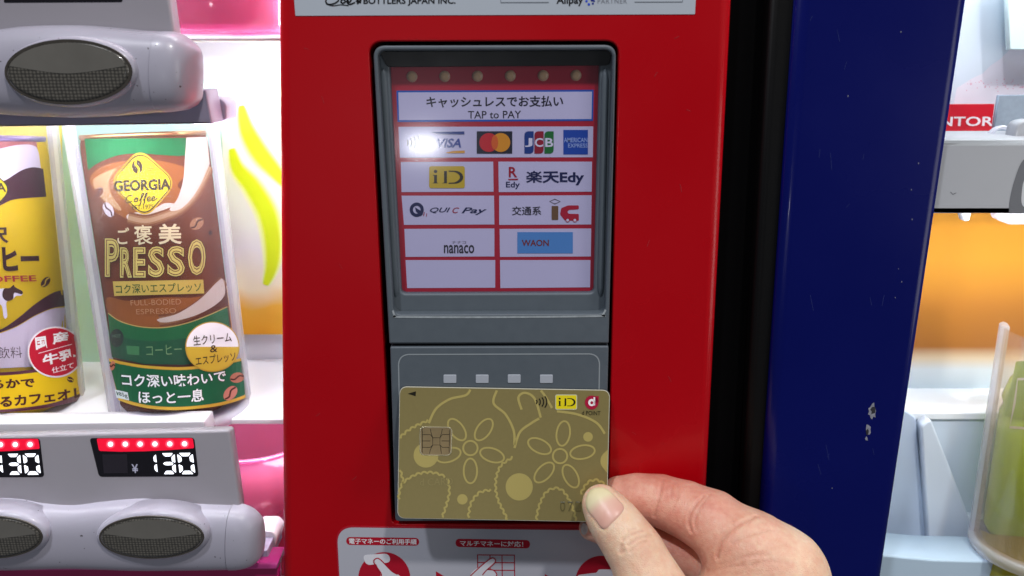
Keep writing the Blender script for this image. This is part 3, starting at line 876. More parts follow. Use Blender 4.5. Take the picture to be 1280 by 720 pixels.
M_brown = mat('coffee brown print', '6a371a', 0.75, coat=0.0, spec=0.15, var=0.55, scale=38)
M_gold = mat('can rim gold', 'b58a55', 0.3, metal=0.8)
aT, aB = FP(0.058).m(180.5, 166), FP(0.046).m(228, 505)
axE, canE = can('green and brown espresso can with a yellow diamond badge', aB, aT, 0.0262, M_brown, M_gold)
def ecan():
    P = Print(axE, 0.00015, cut=5)
    GR, GR2 = mat('can green', '146c34', 0.75, coat=0.0, spec=0.15), mat('can dark green', '0f5a30', 0.75, coat=0.0, spec=0.15)
    CR = mat('cream print', 'cfc0a8', 0.75, coat=0.0, spec=0.15, var=0.1, scale=50)
    GO = 'd6c266'
    OR = mat('caramel print', '94561f', 0.75, coat=0.0, spec=0.15, var=0.25, scale=60)
    # foam ring behind the badge, cream swoosh, green head band
    P.poly(spline([(112, 225), (124, 210), (150, 202), (190, 200), (222, 206), (236, 214), (222, 232), (236, 246), (222, 264), (196, 276), (165, 276), (140, 262), (122, 244)], 6, True), OR, 0)
    P.poly(spline([(116, 226), (130, 216), (145, 211), (136, 226), (140, 244), (152, 262), (140, 258), (124, 244)], 6, True), mat('foam print', 'b9905e', 0.75, coat=0.0, spec=0.15), 1)
    P.poly(spline([(160, 268), (190, 262), (206, 254), (222, 256), (228, 264), (210, 276), (180, 281), (163, 277)], 6, True), CR, 1)
    P.poly([(105.5, 173.5), (236, 172.5), (234, 194), (222, 195)] + spline([(205, 194), (175, 192), (148, 194), (124, 203), (110, 213)], 6), GR, 2)
    P.poly([(233, 172), (259, 171), (262, 205)] + spline([(258, 214), (250, 232), (238, 250), (224, 262), (212, 262), (222, 248), (229, 225), (231, 200)], 6), CR, 3)
    for wd_, c_ in ((15, '7a4a28'), (10, '94683f'), (5.5, 'ad8a62')):
        P.stroke(spline([(262, 208), (250, 232), (238, 250), (224, 262), (205, 270), (182, 276), (160, 272)], 6), wd_, mat('melt print ' + c_, c_, .75, spec=.15), 2 - wd_ / 20)
        P.stroke(spline([(199, 401), (222, 397), (247, 384), (268, 364), (280, 350)], 6), wd_, mat('melt print ' + c_, c_, .75, spec=.15), 2 - wd_ / 20)
    # diamond badge
    dia = rounded([(135.5, 229), (174, 184), (222, 228), (181.5, 275)], 17, 8)
    P.poly(dia, 'c9a51c', 4)
    P.poly(rounded([(137.5, 229), (174.3, 187), (220, 228), (181.2, 272.5)], 16, 8), '352a10', 5)
    P.poly(rounded([(139, 229), (174.5, 189), (218.5, 228), (181, 270.5)], 15, 8), 'e6cd12', 6)
    for k in range(15):
        a = R(180 + 12 * k + 6) if k < 15 else 0
        c0, s0 = math.cos(a), math.sin(a)
        if -s0 > -0.2:
            P.stroke([(171.5 + c0 * 9.5, 209 + s0 * 9.5), (171.5 + c0 * 17, 209 + s0 * 15.5)], 1.0, '352a10', 7)
    for a in (8, 22, 158, 172, 40, 140, 62, 90, 118):
        c0, s0 = math.cos(R(a)), math.sin(R(a))
        P.stroke([(171.5 + c0 * 10, 209 + s0 * 9.5), (171.5 + c0 * (22 if a < 30 or a > 150 else 12.5), 209 + s0 * 12.5)], 1.0, '352a10', 7)
    bean(P, 171.5, 208.5, 8.8, 6.8, 82, 'e6cd12', '3a2610', 7)
    P.text('GEORGIA', [(141.5, 225.5), (213, 223), (213.5, 237), (142.5, 240)], '3a2c10', 8, 0.045)
    # handwriting
    for pts in ([(166, 245), (161, 244.5), (157.5, 249), (158.5, 253.5), (165, 251.5)], [(168, 249.5), (171, 247), (172, 251), (168.5, 252), (168, 249.5), (173, 248)],
                [(174, 251), (178, 246), (179.5, 241.5), (177, 244), (176, 253), (174.5, 256.5)], [(179, 250.5), (182.5, 246), (184, 241), (181.5, 244), (180.5, 253), (179, 256)],
                [(184, 249.5), (187.5, 248), (187, 246), (184.3, 248), (185.5, 251.5), (189, 249.5)], [(190, 249), (193, 247.5), (192.5, 245.5), (190, 247.5), (191, 251), (197, 247.5)]):
        P.stroke(spline(pts, 5), 1.4, '3a2c10', 8)
    P.text('EST.1975', [(165, 256.5), (192, 255.5), (192, 260.8), (165, 262)], '3a2c10', 8, 0.01)
    bean(P, 123.5, 240, 6.8, 5, -50); bean(P, 135.5, 262, 10, 5.8, 62, '4a2416', 'cfc3c0'); bean(P, 246, 279.5, 9.5, 7, -35, '4a2814', 'a0714a')
    P.poly(ellipse(263, 291, 2.6, 3.2, 12), '3a2012', 2)
    P.text('ご', [(146, 285), (161.5, 284), (162, 305), (147, 305.5)], 'e0cf9a', 5, 0.01)
    P.text('褒', [(167, 281.5), (190, 281), (191, 306), (168, 306.5)], 'e0cf9a', 5, 0.01)
    P.text('美', [(197, 280), (227, 279.5), (227.5, 305), (198, 305.5)], 'e0cf9a', 5, 0.02)
    # big outlined word: gold outline, brown channel, gold core
    wq = [('P', 131, 298, 149, 346), ('R', 150, 309, 165, 347), ('E', 166.5, 309, 182, 347), ('S', 185, 308, 205.5, 346.5), ('S', 209, 307.5, 231, 345.5), ('O', 235, 299, 257, 344)]
    for ch, x0, y0, x1, y1 in wq:
        P.text(ch, (x0 - .8, y0 - .8, x1 + .8, y1 + .8), '3a1c10', 5, 0.055)
        P.text(ch, (x0, y0, x1, y1), 'd2bf60', 6, 0.04)
        P.text(ch, (x0 + 1.7, y0 + 1.7, x1 - 1.7, y1 - 1.7), '5a3018', 7, 0.008)
        P.text(ch, (x0 + 2.7, y0 + 2.7, x1 - 2.7, y1 - 2.7), 'd2bf60', 8, -0.012)
    P.poly([(141, 351.8), (254, 349.6), (255.3, 366.8), (142.8, 370)], 'c9b04a', 5)
    P.text('コク深いエスプレッソ', [(144, 355.5), (251, 353), (251.5, 364.5), (145, 367.5)], '3c5a1e', 6, 0.012)
    P.text('FULL-BODIED', [(163, 375.3), (226, 373.5), (226.3, 380.5), (163.5, 382)], 'b98a58', 5, -0.005)
    P.text('ESPRESSO', [(170, 386.5), (220, 385), (220.3, 391.5), (170.5, 393)], 'b98a58', 5, -0.005)
    P.poly(spline([(134, 372), (160, 376), (200, 372), (240, 372), (262, 370), (250, 392), (215, 407), (180, 409), (150, 402), (136, 392)], 6, True), OR, 0)
    P.poly(spline([(197, 399), (222, 392), (250, 374), (272, 352), (279, 350), (281, 368), (268, 382), (245, 394), (220, 401), (204, 403)], 6, True), CR, 3)
    lo = spline([(135, 392), (150, 402), (175, 409), (205, 410), (235, 404), (262, 394), (284, 384)], 6)
    P.poly(lo + [(288, 416), (290, 448), (230, 456), (180, 455), (138, 446)], GR, 4)
    P.poly(spline([(136, 416), (165, 424), (200, 426), (250, 420), (288, 410)], 6) + [(290, 448), (230, 456), (180, 455), (138, 446)], GR2, 5)
    P.stroke([(x, y - .6) for x, y in lo], 1.2, 'c8b45a', 5)
    P.text('コーヒー', [(182.5, 432), (227, 430), (227.5, 442.5), (183, 444.5)], '7fae6a', 6, -0.005)
    P.poly(ellipse(146, 422.5, 8.5, 11.5, 24), '16331f', 6)
    P.text('HOT', [(140.5, 418), (151, 418), (151, 422), (140.5, 422)], '5f8a68', 7)
    P.poly([(158, 432), (174, 433), (174, 444), (159, 443)], '3f8a4a', 6)
    P.build('printed_label', canE)
ecan()

M_yel = mat('can yellow print', 'e8c50e', 0.75, coat=0.0, spec=0.15, var=0.04, scale=30)
M_lil = mat('can rim lilac', 'a492b4', 0.3, metal=0.6)
bT, bB = FP(0.058).m(-27, 170), FP(0.046).m(14, 505)
axA, canA = can('yellow and brown cafe au lait can at the left edge', bB, bT, 0.0262, M_yel, M_lil)
def acan():
    P = Print(axA, 0.00015, cut=5)
    BR, CRM = mat('can dark brown', '45222a', 0.75, coat=0.0, spec=0.15), mat('can cream', 'e2d6da', 0.75, coat=0.0, spec=0.15, var=0.06)
    P.poly([(-60, 176), (45.5, 177), (47, 186), (-60, 190)], mat('can pink', 'b06a62', 0.35), 0)
    P.poly([(-60, 205)] + spline([(-30, 196), (0, 186), (25, 181), (42, 182), (48, 190), (51, 210)], 6) + [(45, 226), (10, 236), (-60, 250)], CRM, 1)
    P.poly([(-60, 236)] + spline([(-20, 234), (5, 226), (25, 214), (40, 209), (54, 211)], 6) + [(58, 246)] + spline([(40, 247), (15, 250), (-10, 260), (-60, 262)], 6), BR, 2)
    P.poly(rounded([(-72, 236), (-30, 196), (16, 236), (-24, 280)], 14), '352a10', 3)
    P.poly(rounded([(-260, 236), (-30, 198.5), (14, 236), (-24, 277.5)], 13), 'e6cd12', 4)
    P.text('GEORGIA', [(-62, 231), (7, 228), (8, 240), (-61, 243)], '3a2c10', 5, 0.025)
    P.text('沢', [(-17, 284), (10, 283), (11, 304), (-16, 305)], '3d1f1c', 3, 0.03)
    P.text('コーヒー', [(-52, 310), (48, 308), (50, 338), (-50, 341)], '3d1f1c', 3, 0.045)
    P.text('COFFEE', [(-28, 345.5), (45, 344), (46, 351.5), (-27, 353.5)], 'b8342c', 3, 0.02)
    bean(P, 57, 352.5, 7.6, 4.6, -50, 'd8b838', '3d1f1c')
    P.poly(spline([(-20, 366), (0, 361), (12, 360), (17, 356), (19, 359), (28, 364), (27, 369), (20, 370), (16, 374), (8, 378), (9, 395), (5, 397), (2, 382), (-6, 380), (-20, 382)], 5, True), 'e8e2e4', 3)
    P.poly(spline([(5, 361), (12, 360), (17, 356), (19, 359), (28, 364), (27, 368), (18, 366), (16, 374), (8, 376), (3, 370)], 5, True), '3d1f1c', 4)
    wv = spline([(-30, 419), (0, 412), (22, 398), (44, 380), (66, 366), (82, 362)], 6)
    P.poly(wv + spline([(86, 382), (66, 385), (44, 394), (20, 408), (-8, 418), (-30, 422)], 6) + [(-30, 440)], BR, 2)
    P.poly(spline([(88, 384), (66, 386), (44, 395), (20, 409), (-8, 419), (-40, 424)], 6) + [(-40, 462), (92, 456)], CRM, 3)
    P.text('飲料', [(-3, 434), (27, 433), (28, 447), (-2, 449)], '4a3230', 4, -0.005)
    P.build('printed_label', canA)
acan()

# ================================================================== CLEAR HOLDERS AROUND THE CANS
def holder(label, axc, r_, h0, h1, a0, a1, m, base=True):
    root = thing('can_holder', axc.a, label, 'can holder')
    A = Cyl(axc.a, axc.a + axc.ax, r_)
    bm = bmesh.new(); n = 56; th = .0011
    cols = []
    for k in range(n + 1):
        a = R(a0 + (a1 - a0) * k / n)
        d = A.f * math.cos(a) + A.s * math.sin(a)
        cols.append([bm.verts.new(A.a + A.ax * h + d * rr) for h, rr in ((h0, r_), (h1, r_), (h1, r_ - th), (h0, r_ - th))])
    for k in range(n):
        for j in range(4):
            f = bm.faces.new((cols[k][j], cols[k][(j + 1) % 4], cols[k + 1][(j + 1) % 4], cols[k + 1][j])); f.smooth = j % 2 == 0
    bm.faces.new(cols[0]); bm.faces.new(cols[-1])
    obj('front_shell', bm, m, root)
    # thick moulded lips at either side
    for a in (a0, a1):
        d = A.f * math.cos(R(a)) + A.s * math.sin(R(a)); t = (A.f * -math.sin(R(a)) + A.s * math.cos(R(a))) * (1 if a > 0 else -1)
        bm = bmesh.new()
        sec = [d * (r_ - .0022), d * (r_ + .0016), d * (r_ + .0016) + t * .0080, d * (r_ - .0005) + t * .0125, d * (r_ - .0022) + t * .0080]
        vs = [[bm.verts.new(A.a + A.ax * h + p) for p in sec] for h in (h0, h1 + .001)]
        for j in range(5): bm.faces.new((vs[0][j], vs[0][(j + 1) % 5], vs[1][(j + 1) % 5], vs[1][j]))
        bm.faces.new(vs[0]); bm.faces.new(vs[1])
        bmesh.ops.bevel(bm, geom=bm.edges[:], offset=.0004, segments=2, affect='EDGES')
        obj('side_lip', bm, M_holder2, root)
    if base:
        bm = bmesh.new()
        lathe(bm, A, [(h0 - .006, .002), (h0 - .006, r_ - .002), (h0 - .0045, r_ + .001), (h0 - .002, r_ + .0024), (h0, r_ + .0024), (h0 + .001, r_ + .0008), (h0 + .001, .002)], 72)
        obj('base_ring', bm, M_holder2, root)
    return A, root
hE, hol = holder('clear plastic holder with green paper band around the espresso can', axE, 0.0290, -0.0020, 0.133, -76, 76, M_holder)
BO = 11
def band(P):
    up = [(136, 448)] + spline([(150, 451.5), (180, 456.5), (223, 459), (260, 456), (290, 450), (313, 445)], 5)
    dn = spline([(316, 492), (300, 500), (270, 508), (225, 512.5), (190, 511), (165, 506), (148, 500)], 5)
    P.poly(up + dn, 'c9a03a', 0)
    up2 = [(x, y + 3.6) for x, y in up]; dn2 = [(x, y - 4) for x, y in dn]
    P.poly(up2 + dn2, '1c5c3c', 1)
    W_ = 'f2f4f8'
    P.text('コク深い味わいで', [(150, 465.5), (283, 461), (284, 477), (152, 483)], '0c2c1c', 2, 0.06, bow=4)
    P.text('コク深い味わいで', [(151, 466), (282, 462), (283, 476.5), (153, 482.5)], W_, 3, 0.02, bow=4)
    P.text('ほっと一息', [(172, 487.5), (255, 484.5), (255.5, 501.5), (173, 504.5)], '0c2c1c', 2, 0.06, bow=2)
    P.text('ほっと一息', [(172.6, 488), (254.4, 485), (254.9, 501), (173.6, 504)], W_, 3, 0.02, bow=2)
    P.poly([(143.5, 487), (159.5, 490.5), (161.5, 500.5), (145.5, 497)], 'd8e0e4', 2)
    P.text('185g', [(145, 489), (158.5, 492), (160, 498.5), (147, 495.5)], '1d3a2c', 3, 0.01)
    bean(P, 296.5, 472, 9, 6.3, -12, '4a1c14', 'b4705a', 3); bean(P, 288, 491.5, 10.5, 7, -48, '4a1c14', 'c98070', 3)
    bean(P, 140.5, 457, 3.2, 6, 10, '4a1c14', 'b4705a', 3)
P = Print(hE, 0.0003, cut=5); band(P); P.build('paper_band', hol)
P = Print(hE, 0.0006, cut=5)
P.poly(ellipse(265.5, 433.5, 34, 31.5, 48), 'b8963c', 0); P.poly(ellipse(265.5, 433.5, 32.6, 30.2, 48), 'eeecf2', 1)
P.poly(ellipse(265.5, 433.5, 32.6, 30.2, 40, 0, 0, 180), 'c9a838', 2)
P.text('生クリーム', [(241, 420), (289, 415), (290, 427), (242, 432)], '3a2a20', 3, 0.012)
P.text('&', [(262.5, 431.8), (272, 431), (272, 440), (262.5, 440.8)], '3a2a20', 3, 0.012)
P.text('エスプレッソ', [(244, 446), (294, 439.5), (295, 451), (245, 457.5)], '3a2a20', 3, 0.012)
P.build('round_badge', hol)

hA, hol2 = holder('clear plastic holder with yellow paper band around the cafe au lait can', axA, 0.0290, -0.0020, 0.133, -76, 76, M_holder)
P = Print(hA, 0.0003, cut=5)
up = spline([(-60, 466), (0, 465.5), (40, 462), (80, 456), (118, 448), (122, 447)], 5); dn = spline([(124, 493), (90, 503), (50, 511), (0, 515.5), (-60, 516)], 5)
P.poly(up + dn, mat('band brown', '5a2838', 0.35), 0)
P.poly([(x, y + 4) for x, y in up] + [(123, 488)] + spline([(100, 492), (60, 505), (0, 512), (-60, 513)], 5), 'e2bc18', 1)
P.text('やわらかで', [(-50, 476), (43, 472), (44, 484), (-49, 489)], '4a2024', 2, 0.04)
P.text('コクのあるカフェオレ', [(-72, 498), (106, 482), (107, 496), (-71, 512)], '4a2024', 2, 0.04, bow=4)
bean(P, 88, 474.5, 4.6, 3.2, 30, 'd8b838', '4a2024', 2); bean(P, 106.5, 471.5, 7.6, 5.8, -25, 'd8b838', '4a2024', 2)
P.build('paper_band', hol2)
P = Print(hA, 0.0006, cut=5)
P.poly(ellipse(69.5, 440, 35, 32, 48), 'f0e6ea', 0); P.poly(ellipse(69.5, 440, 33, 30, 48), 'c01c34', 1)
P.text('国', [(43.5, 422), (57, 420), (59, 435.5), (45, 437.5)], 'f4eef0', 2, 0.035); P.text('産', [(64.5, 416), (85, 413.5), (87, 428.5), (66, 431)], 'f4eef0', 2, 0.03)
P.poly([(48, 441.3), (90, 429.8), (90, 430.6), (48, 442.1)], 'f4eef0', 2)
P.text('牛乳', [(52, 444), (93, 434.5), (95, 447.5), (54, 458)], 'f4eef0', 2, 0.035)
P.text('仕立て', [(64, 459.5), (91.5, 452.5), (92.5, 460), (65.5, 467)], 'f4eef0', 2, 0.015)
P.build('round_badge', hol2)

# empty pink holders at the right ends of the rows
def pink(label, px, top, bot, y, r_, top_in=True):
    a = FP(y).m(px, bot); b_ = FP(y).m(px, top)
    b_ = Vector((a.x, b_.y, b_.z))
    A = Cyl(a, b_, r_); L = A.len
    root = thing('empty_holder', a, label, 'can holder')
    bm = bmesh.new()
    lathe(bm, A, [(0.0005, r_ * .2), (0, r_ * .97), (.0015, r_), (L, r_), (L, r_ - .001), (.0025, r_ - .001), (.0025, r_ * .2)], 64)
    obj('cup_shell', bm, M_pink, root)
    bm = bmesh.new()
    lathe(bm, A, [(L - .0013, r_ - .0004), (L - .0013, r_ + .0009), (L, r_ + .0009), (L, r_ - .0004), (L - .0013, r_ - .0004)], 64)
    obj('cup_rim', bm, M_pink, root)
    bm = bmesh.new(); n = 30
    rows = [[bm.verts.new(A.a + A.ax * h + (A.f * math.cos(R(-70 + 140 * k / n)) + A.s * math.sin(R(-70 + 140 * k / n))) * (r_ - .0022)) for k in range(n + 1)] for h in (.003, L * .8)]
    for k in range(n):
        f = bm.faces.new((rows[0][k], rows[0][k + 1], rows[1][k + 1], rows[1][k])); f.smooth = True
    obj('red_insert', bm, mat('red insert', 'd4173f', 0.4, var=0.2, scale=25), root)
pink('empty pink clear holder at the top beside the red panel', 286, -120, 42, 0.062, 0.030)
pink('empty pink clear holder at the bottom beside the red panel', 330, 538, 622, 0.058, 0.030)
pb = slab('poster', FP(0.0985), [(270, 520), (362, 515), (366, 720), (276, 720)], mat('poster pink', 'd62c54', 0.4), None, depth=0.0006, bev=0)
tag(pb, 'bright pink backing card low beside the red panel', 'poster')
# ================================================================== BLUE VENDING MACHINE
VB = thing('vending_machine', (0.20, 0.02, 1.10), 'dark blue vending machine with chipped glossy front at the right', 'vending machine')
bf = slab('front_panel', P0, [(1017.7, -300), (1258, -300), (1063, 1000), (927.7, 1000)], M_blue, VB, depth=0.026, bev=0.0045, seg=8)
bm = bmesh.new()
plate(bm, FP(0.012), [(916, -300), (1026, -300), (945, 1000), (835, 1000)], depth=0.004, bev=0)
obj('side_trim', bm, M_black, VB)
slab('corner_trim', FP(0.004), [(981.6, -300), (1019, -300), (931, 1000), (906.6, 1000)], mat('black trim', '040405', 0.5, spec=0.2), VB, depth=0.008, bev=0.003)
P = Print(P0, 0.0001)
def chip(cx, cy, s_, n, c, lv=0):
    pts = []
    for k in range(n):
        a = 2 * math.pi * k / n
        r_ = s_ * random.uniform(.55, 1.1)
        pts.append((cx + math.cos(a) * r_ * .55, cy + math.sin(a) * r_))
    P.poly(pts, c, lv)
CH, CH2 = mat('chipped paint', '8a8c98', 0.6, var=0.6, scale=900), mat('chip core', '26262c', 0.7)
chip(1090, 514, 12, 16, CH); chip(1091, 512, 6, 12, CH2, 1); chip(1085, 537, 8, 12, CH); chip(1084, 540, 4, 9, CH2, 1); chip(1083, 548, 3.5, 8, CH)
P.build('paint_chip', bf); P = Print(P0, 0.0001)
for x, y in ((1148, 204), (1139, 237), (1140, 274), (1123, 336), (1127, 352), (1126, 40), (1119, 372), (1060, 120), (1040, 610)):
    chip(x, y, random.uniform(.7, 1.6), 7, CH)
P.build('paint_speck', bf); P = Print(P0, 0.0001)
for k in range(14):
    x, y = random.uniform(1010, 1110), random.uniform(20, 680)
    P.stroke([(x, y), (x + random.uniform(-4, 4), y + random.uniform(4, 22))], .35, mat('fine scratch', '26347a', 0.5), 0)
P.build('fine_scratch', bf)

bm = bmesh.new(); box(bm, (0.155, 0.105, 0.95), (0.42, 0.115, 1.60)); obj('cabinet_back', bm, mat('cabinet cool white', 'd4e0ea', 0.5), VB)
bm = bmesh.new(); box(bm, (0.1500, 0.028, 0.95), (0.1548, 0.104, 1.60)); obj('cabinet_side', bm, M_cab, VB)
# upper zone: backing, panels, brand strip
W1 = mat('backing blue white', 'ccd6e2', 0.5, var=0.04, scale=30)
bk = slab('backing_sheet', FP(0.1035), [(1150, -40), (1440, -40), (1440, 180), (1150, 180)], W1, VB, depth=0.001, bev=0)
P = Print(FP(0.1035))
P.poly(spline([(1196, 110), (1215, 98), (1228, 92), (1238, 82), (1250, 74), (1262, 62), (1300, 62), (1300, 140), (1190, 140)], 1), mat('torn sheet', 'ded9e4', 0.6, var=0.06, scale=120), 0)
for k in range(60):
    x = random.uniform(1208, 1296); y = 106 + random.gauss(0, 3) + (x - 1250) * .02
    P.poly(ellipse(x, y, random.uniform(.4, 1.1), random.uniform(.3, .8), 8), 'd898b0', 1)
P.build('torn_sheet', bk)
slab('upper_panel', FP(0.092), [(1258, -40), (1440, -40), (1440, 66), (1262, 62)], mat('pale green panel', 'd2e4e4', 0.4), VB, depth=0.003, bev=0.0006)
bs = slab('brand_strip', FP(0.090), rounded([(1150, 130.5), (1243, 130), (1238, 176), (1150, 176)], .5), mat('brand red', 'd21a2c', 0.4), VB, depth=0.001, bev=0)
P = Print(FP(0.090))
P.text('SUNTORY', [(1146, 146), (1257, 145.5), (1256, 157.5), (1145, 158)], 'f2e6ea', 0, 0.02)
P.build('lettering', bs)
slab('metal_flap', FP(0.072), [(1249, 119), (1440, 117), (1440, 180), (1240, 180)], mat('brushed grey blue', '8f9cab', 0.4, metal=0.4, var=0.15, scale=400), VB, depth=0.002, bev=0.0004)
# clear ring poking over the rail
bm = bmesh.new(); c = FP(0.03).m(1250, 175); rr = 0.0052
pts = []
for k in range(25):
    a = R(180 * k / 24)
    for j in range(8):
        b_ = 2 * math.pi * j / 8
        q_ = rr + .0008 * math.cos(b_)
        pts.append(bm.verts.new(c + Vector((math.cos(a) * q_, .0016 * math.sin(b_), math.sin(a) * q_))))
for k in range(24):
    for j in range(8):
        bm.faces.new((pts[k * 8 + j], pts[k * 8 + (j + 1) % 8], pts[k * 8 + 8 + (j + 1) % 8], pts[k * 8 + 8 + j])).smooth = True
obj('clear_ring', bm, M_holder2, VB)
M_gr = mat('rail grey', 'b4b6ba', 0.45, var=0.06, scale=40)
br = slab('price_rail', FP(0.010), rounded([(1140, 174), (1440, 173), (1440, 268), (1140, 268)], 1), M_gr, VB, depth=0.03, bev=0.0025)
P = Print(FP(0.010))
P.poly(spline([(1300, 192), (1279, 200), (1268, 225), (1262, 250), (1261, 267)], 6) + [(1300, 267)], mat('recess grey', '6f7176', 0.5), 0)
P.poly(spline([(1300, 215), (1282, 222), (1277, 240), (1279, 258), (1300, 262)], 6), mat('pale button', 'd2d4d8', 0.35), 1)
P.build('rail_recess', br); P = Print(FP(0.010))
P.stroke([(1188, 240), (1191, 243), (1195, 241)], .7, '4a4a50', 0); P.build('scuff', br)
bm = bmesh.new()
P = FP(0.004)
slab('rail_knob', FP(0.02), rounded([(1266, 178), (1272, 154), (1284, 150), (1440, 150), (1440, 178)], [1, 6, 6, 1, 1]), M_gr, VB, depth=0.006, bev=0.001)
slab('rail_clip', FP(0.03), rounded([(1201, 262), (1215, 262), (1212, 276), (1206, 277)], 1.5), M_gr, VB, depth=0.004, bev=0.0005)
slab('rail_clip', FP(0.03), rounded([(1246, 262), (1440, 262), (1440, 281), (1262, 281), (1250, 275)], 2), M_holder2, VB, depth=0.006, bev=0.0008)
# orange poster
m = bpy.data.materials.new('orange shaded fade print'); m.use_nodes = True
nt = m.node_tree; b = nt.nodes['Principled BSDF']; b.inputs['Roughness'].default_value = .5
tc = nt.nodes.new('ShaderNodeTexCoord'); sx = nt.nodes.new('ShaderNodeSeparateXYZ'); mr = nt.nodes.new('ShaderNodeMapRange')
pl = FP(0.099)
mr.inputs[1].default_value, mr.inputs[2].default_value = pl.m(1200, 482).z, pl.m(1200, 268).z
cr = nt.nodes.new('ShaderNodeValToRGB'); e = cr.color_ramp.elements
e[0].position = 0; e[0].color = rgb('c6d2dc'); e[1].position = 1; e[1].color = rgb('e89a1c')
for p_, c_ in ((.10, 'd2d8de'), (.17, 'd9c0a2'), (.24, 'a9682a'), (.5, 'c07a2a'), (.75, 'dc9626')):  # printed fade; the lower orange also carries painted shade
    x = e.new(p_); x.color = rgb(c_)
nt.links.new(tc.outputs['Object'], sx.inputs[0]); nt.links.new(sx.outputs['Z'], mr.inputs[0]); nt.links.new(mr.outputs[0], cr.inputs[0]); nt.links.new(cr.outputs[0], b.inputs['Base Color'])
poster('poster', pl, [(1100, 262), (1440, 262), (1440, 490), (1090, 490)], m, 'orange poster fading to white beside the green bottle')
# white shelf with a stepped front
M_sh = mat('shelf blue white', 'cfdcea', 0.4, var=0.03, scale=25)
zs = FP(0.069).m(1200, 516).z
bm = bmesh.new(); box(bm, (0.1555, 0.069, zs - .004), (0.40, 0.1045, zs), .0006); obj('display_shelf', bm, mat('shelf bright white', 'eef2f6', 0.4), VB)
slab('shelf_front', FP(0.070), rounded([(1070, 517), (1440, 514), (1440, 760), (1060, 760)], 1), M_sh, VB, depth=0.003, bev=0.0006)
slab('shelf_tray', FP(0.062), rounded([(1152, 533), (1164, 524), (1212, 648), (1440, 660), (1440, 700), (1162, 696)], 4), mat('tray blue white', 'd8e2ee', 0.35), VB, depth=0.006, bev=0.001)
slab('shelf_divider', FP(0.066), rounded([(1130, 512), (1145, 522), (1160, 697), (1060, 690), (1085, 520)], 3), mat('divider blue white', 'c3d2e6', 0.4), VB, depth=0.004, bev=0.0008)
slab('shelf_tray', FP(0.030), rounded([(1060, 690), (1165, 700), (1240, 702), (1440, 710), (1440, 780), (1050, 780)], 3), mat('lower shelf blue', 'b9cfe0', 0.35), VB, depth=0.02, bev=0.001)
z_r = FP(0.010).m(1220, 262).z
lamp('display_lamp', (0.235, 0.014, z_r - 0.004), (0.235, 0.075, z_r - 0.13), 0.14, 0.012, 0.17, (0.92, 0.96, 1.0))
lamp('display_lamp', (0.25, 0.045, z_r + 0.16), (0.23, 0.10, z_r + 0.06), 0.14, 0.02, 0.22, (0.92, 0.97, 1.0))
lamp('display_lamp', (0.1600, 0.010, zs + 0.01), (0.23, 0.024, zs + 0.01), 0.012, 0.16, 0.10, (0.95, 0.98, 1.0))  # added unseen strip behind the blue panel edge to light the bottle

# green tea bottle in its clear holder
tB, tT = FP(0.036).m(1295, 676), FP(0.050).m(1352, 340)
axB = Cyl(tB, tT, 0.0235)
bot = thing('drink_bottle', tB, 'green tea bottle with white printed label in the right display', 'bottle')
bm = bmesh.new(); L = axB.len * .66; r_ = .0235
lathe(bm, axB, [(0, .001), (0, r_ * .8), (.002, r_ * .93), (.006, r_), (L * .72, r_), (L * .76, r_ * .95), (L * .80, r_), (L * .9, r_ * .9), (L, r_ * .62), (L * 1.1, r_ * .45), (L * 1.1, .001)])
obj('bottle_body', bm, mat('tea bottle green', 'a4cc28', 0.25, coat=0.5, var=0.1, scale=40), bot)
bm = bmesh.new(); lathe(bm, axB, [(L * 1.1, .001), (L * 1.1, r_ * .52), (L * 1.22, r_ * .52), (L * 1.22, .001)]); obj('bottle_cap', bm, M_white, bot)
P = Print(axB, .0002, cut=4)
P.poly([(1270, 452), (1440, 436), (1440, 560), (1255, 520)], '9cc044', 0)
P.stroke([(1272, 474), (1440, 468), (1440, 546), (1262, 534), (1268, 505)], 3.0, 'e4ead8', 2, True)
P.text('茶', [(1279, 484), (1440, 478), (1440, 535), (1279, 532)], 'f2f4ec', 3, 0.03)
P.build('printed_label', bot)
P = Print(axB, .0002, cut=4)
P.poly([(1200, 652), (1240, 668), (1440, 684), (1440, 720), (1200, 720)], mat('tea amber', '9a941c', 0.3, coat=.4), 0)
P.build('amber_base', bot)
A, hb = holder('clear pale holder around the green tea bottle at the right edge', axB, 0.0265, -0.003, 0.105, -80, 80, clear('beige holder plastic', 'fbf3ea', base=.02, gain=.2, rough=.15, haze=.06, hazecol='f2e6dc'))

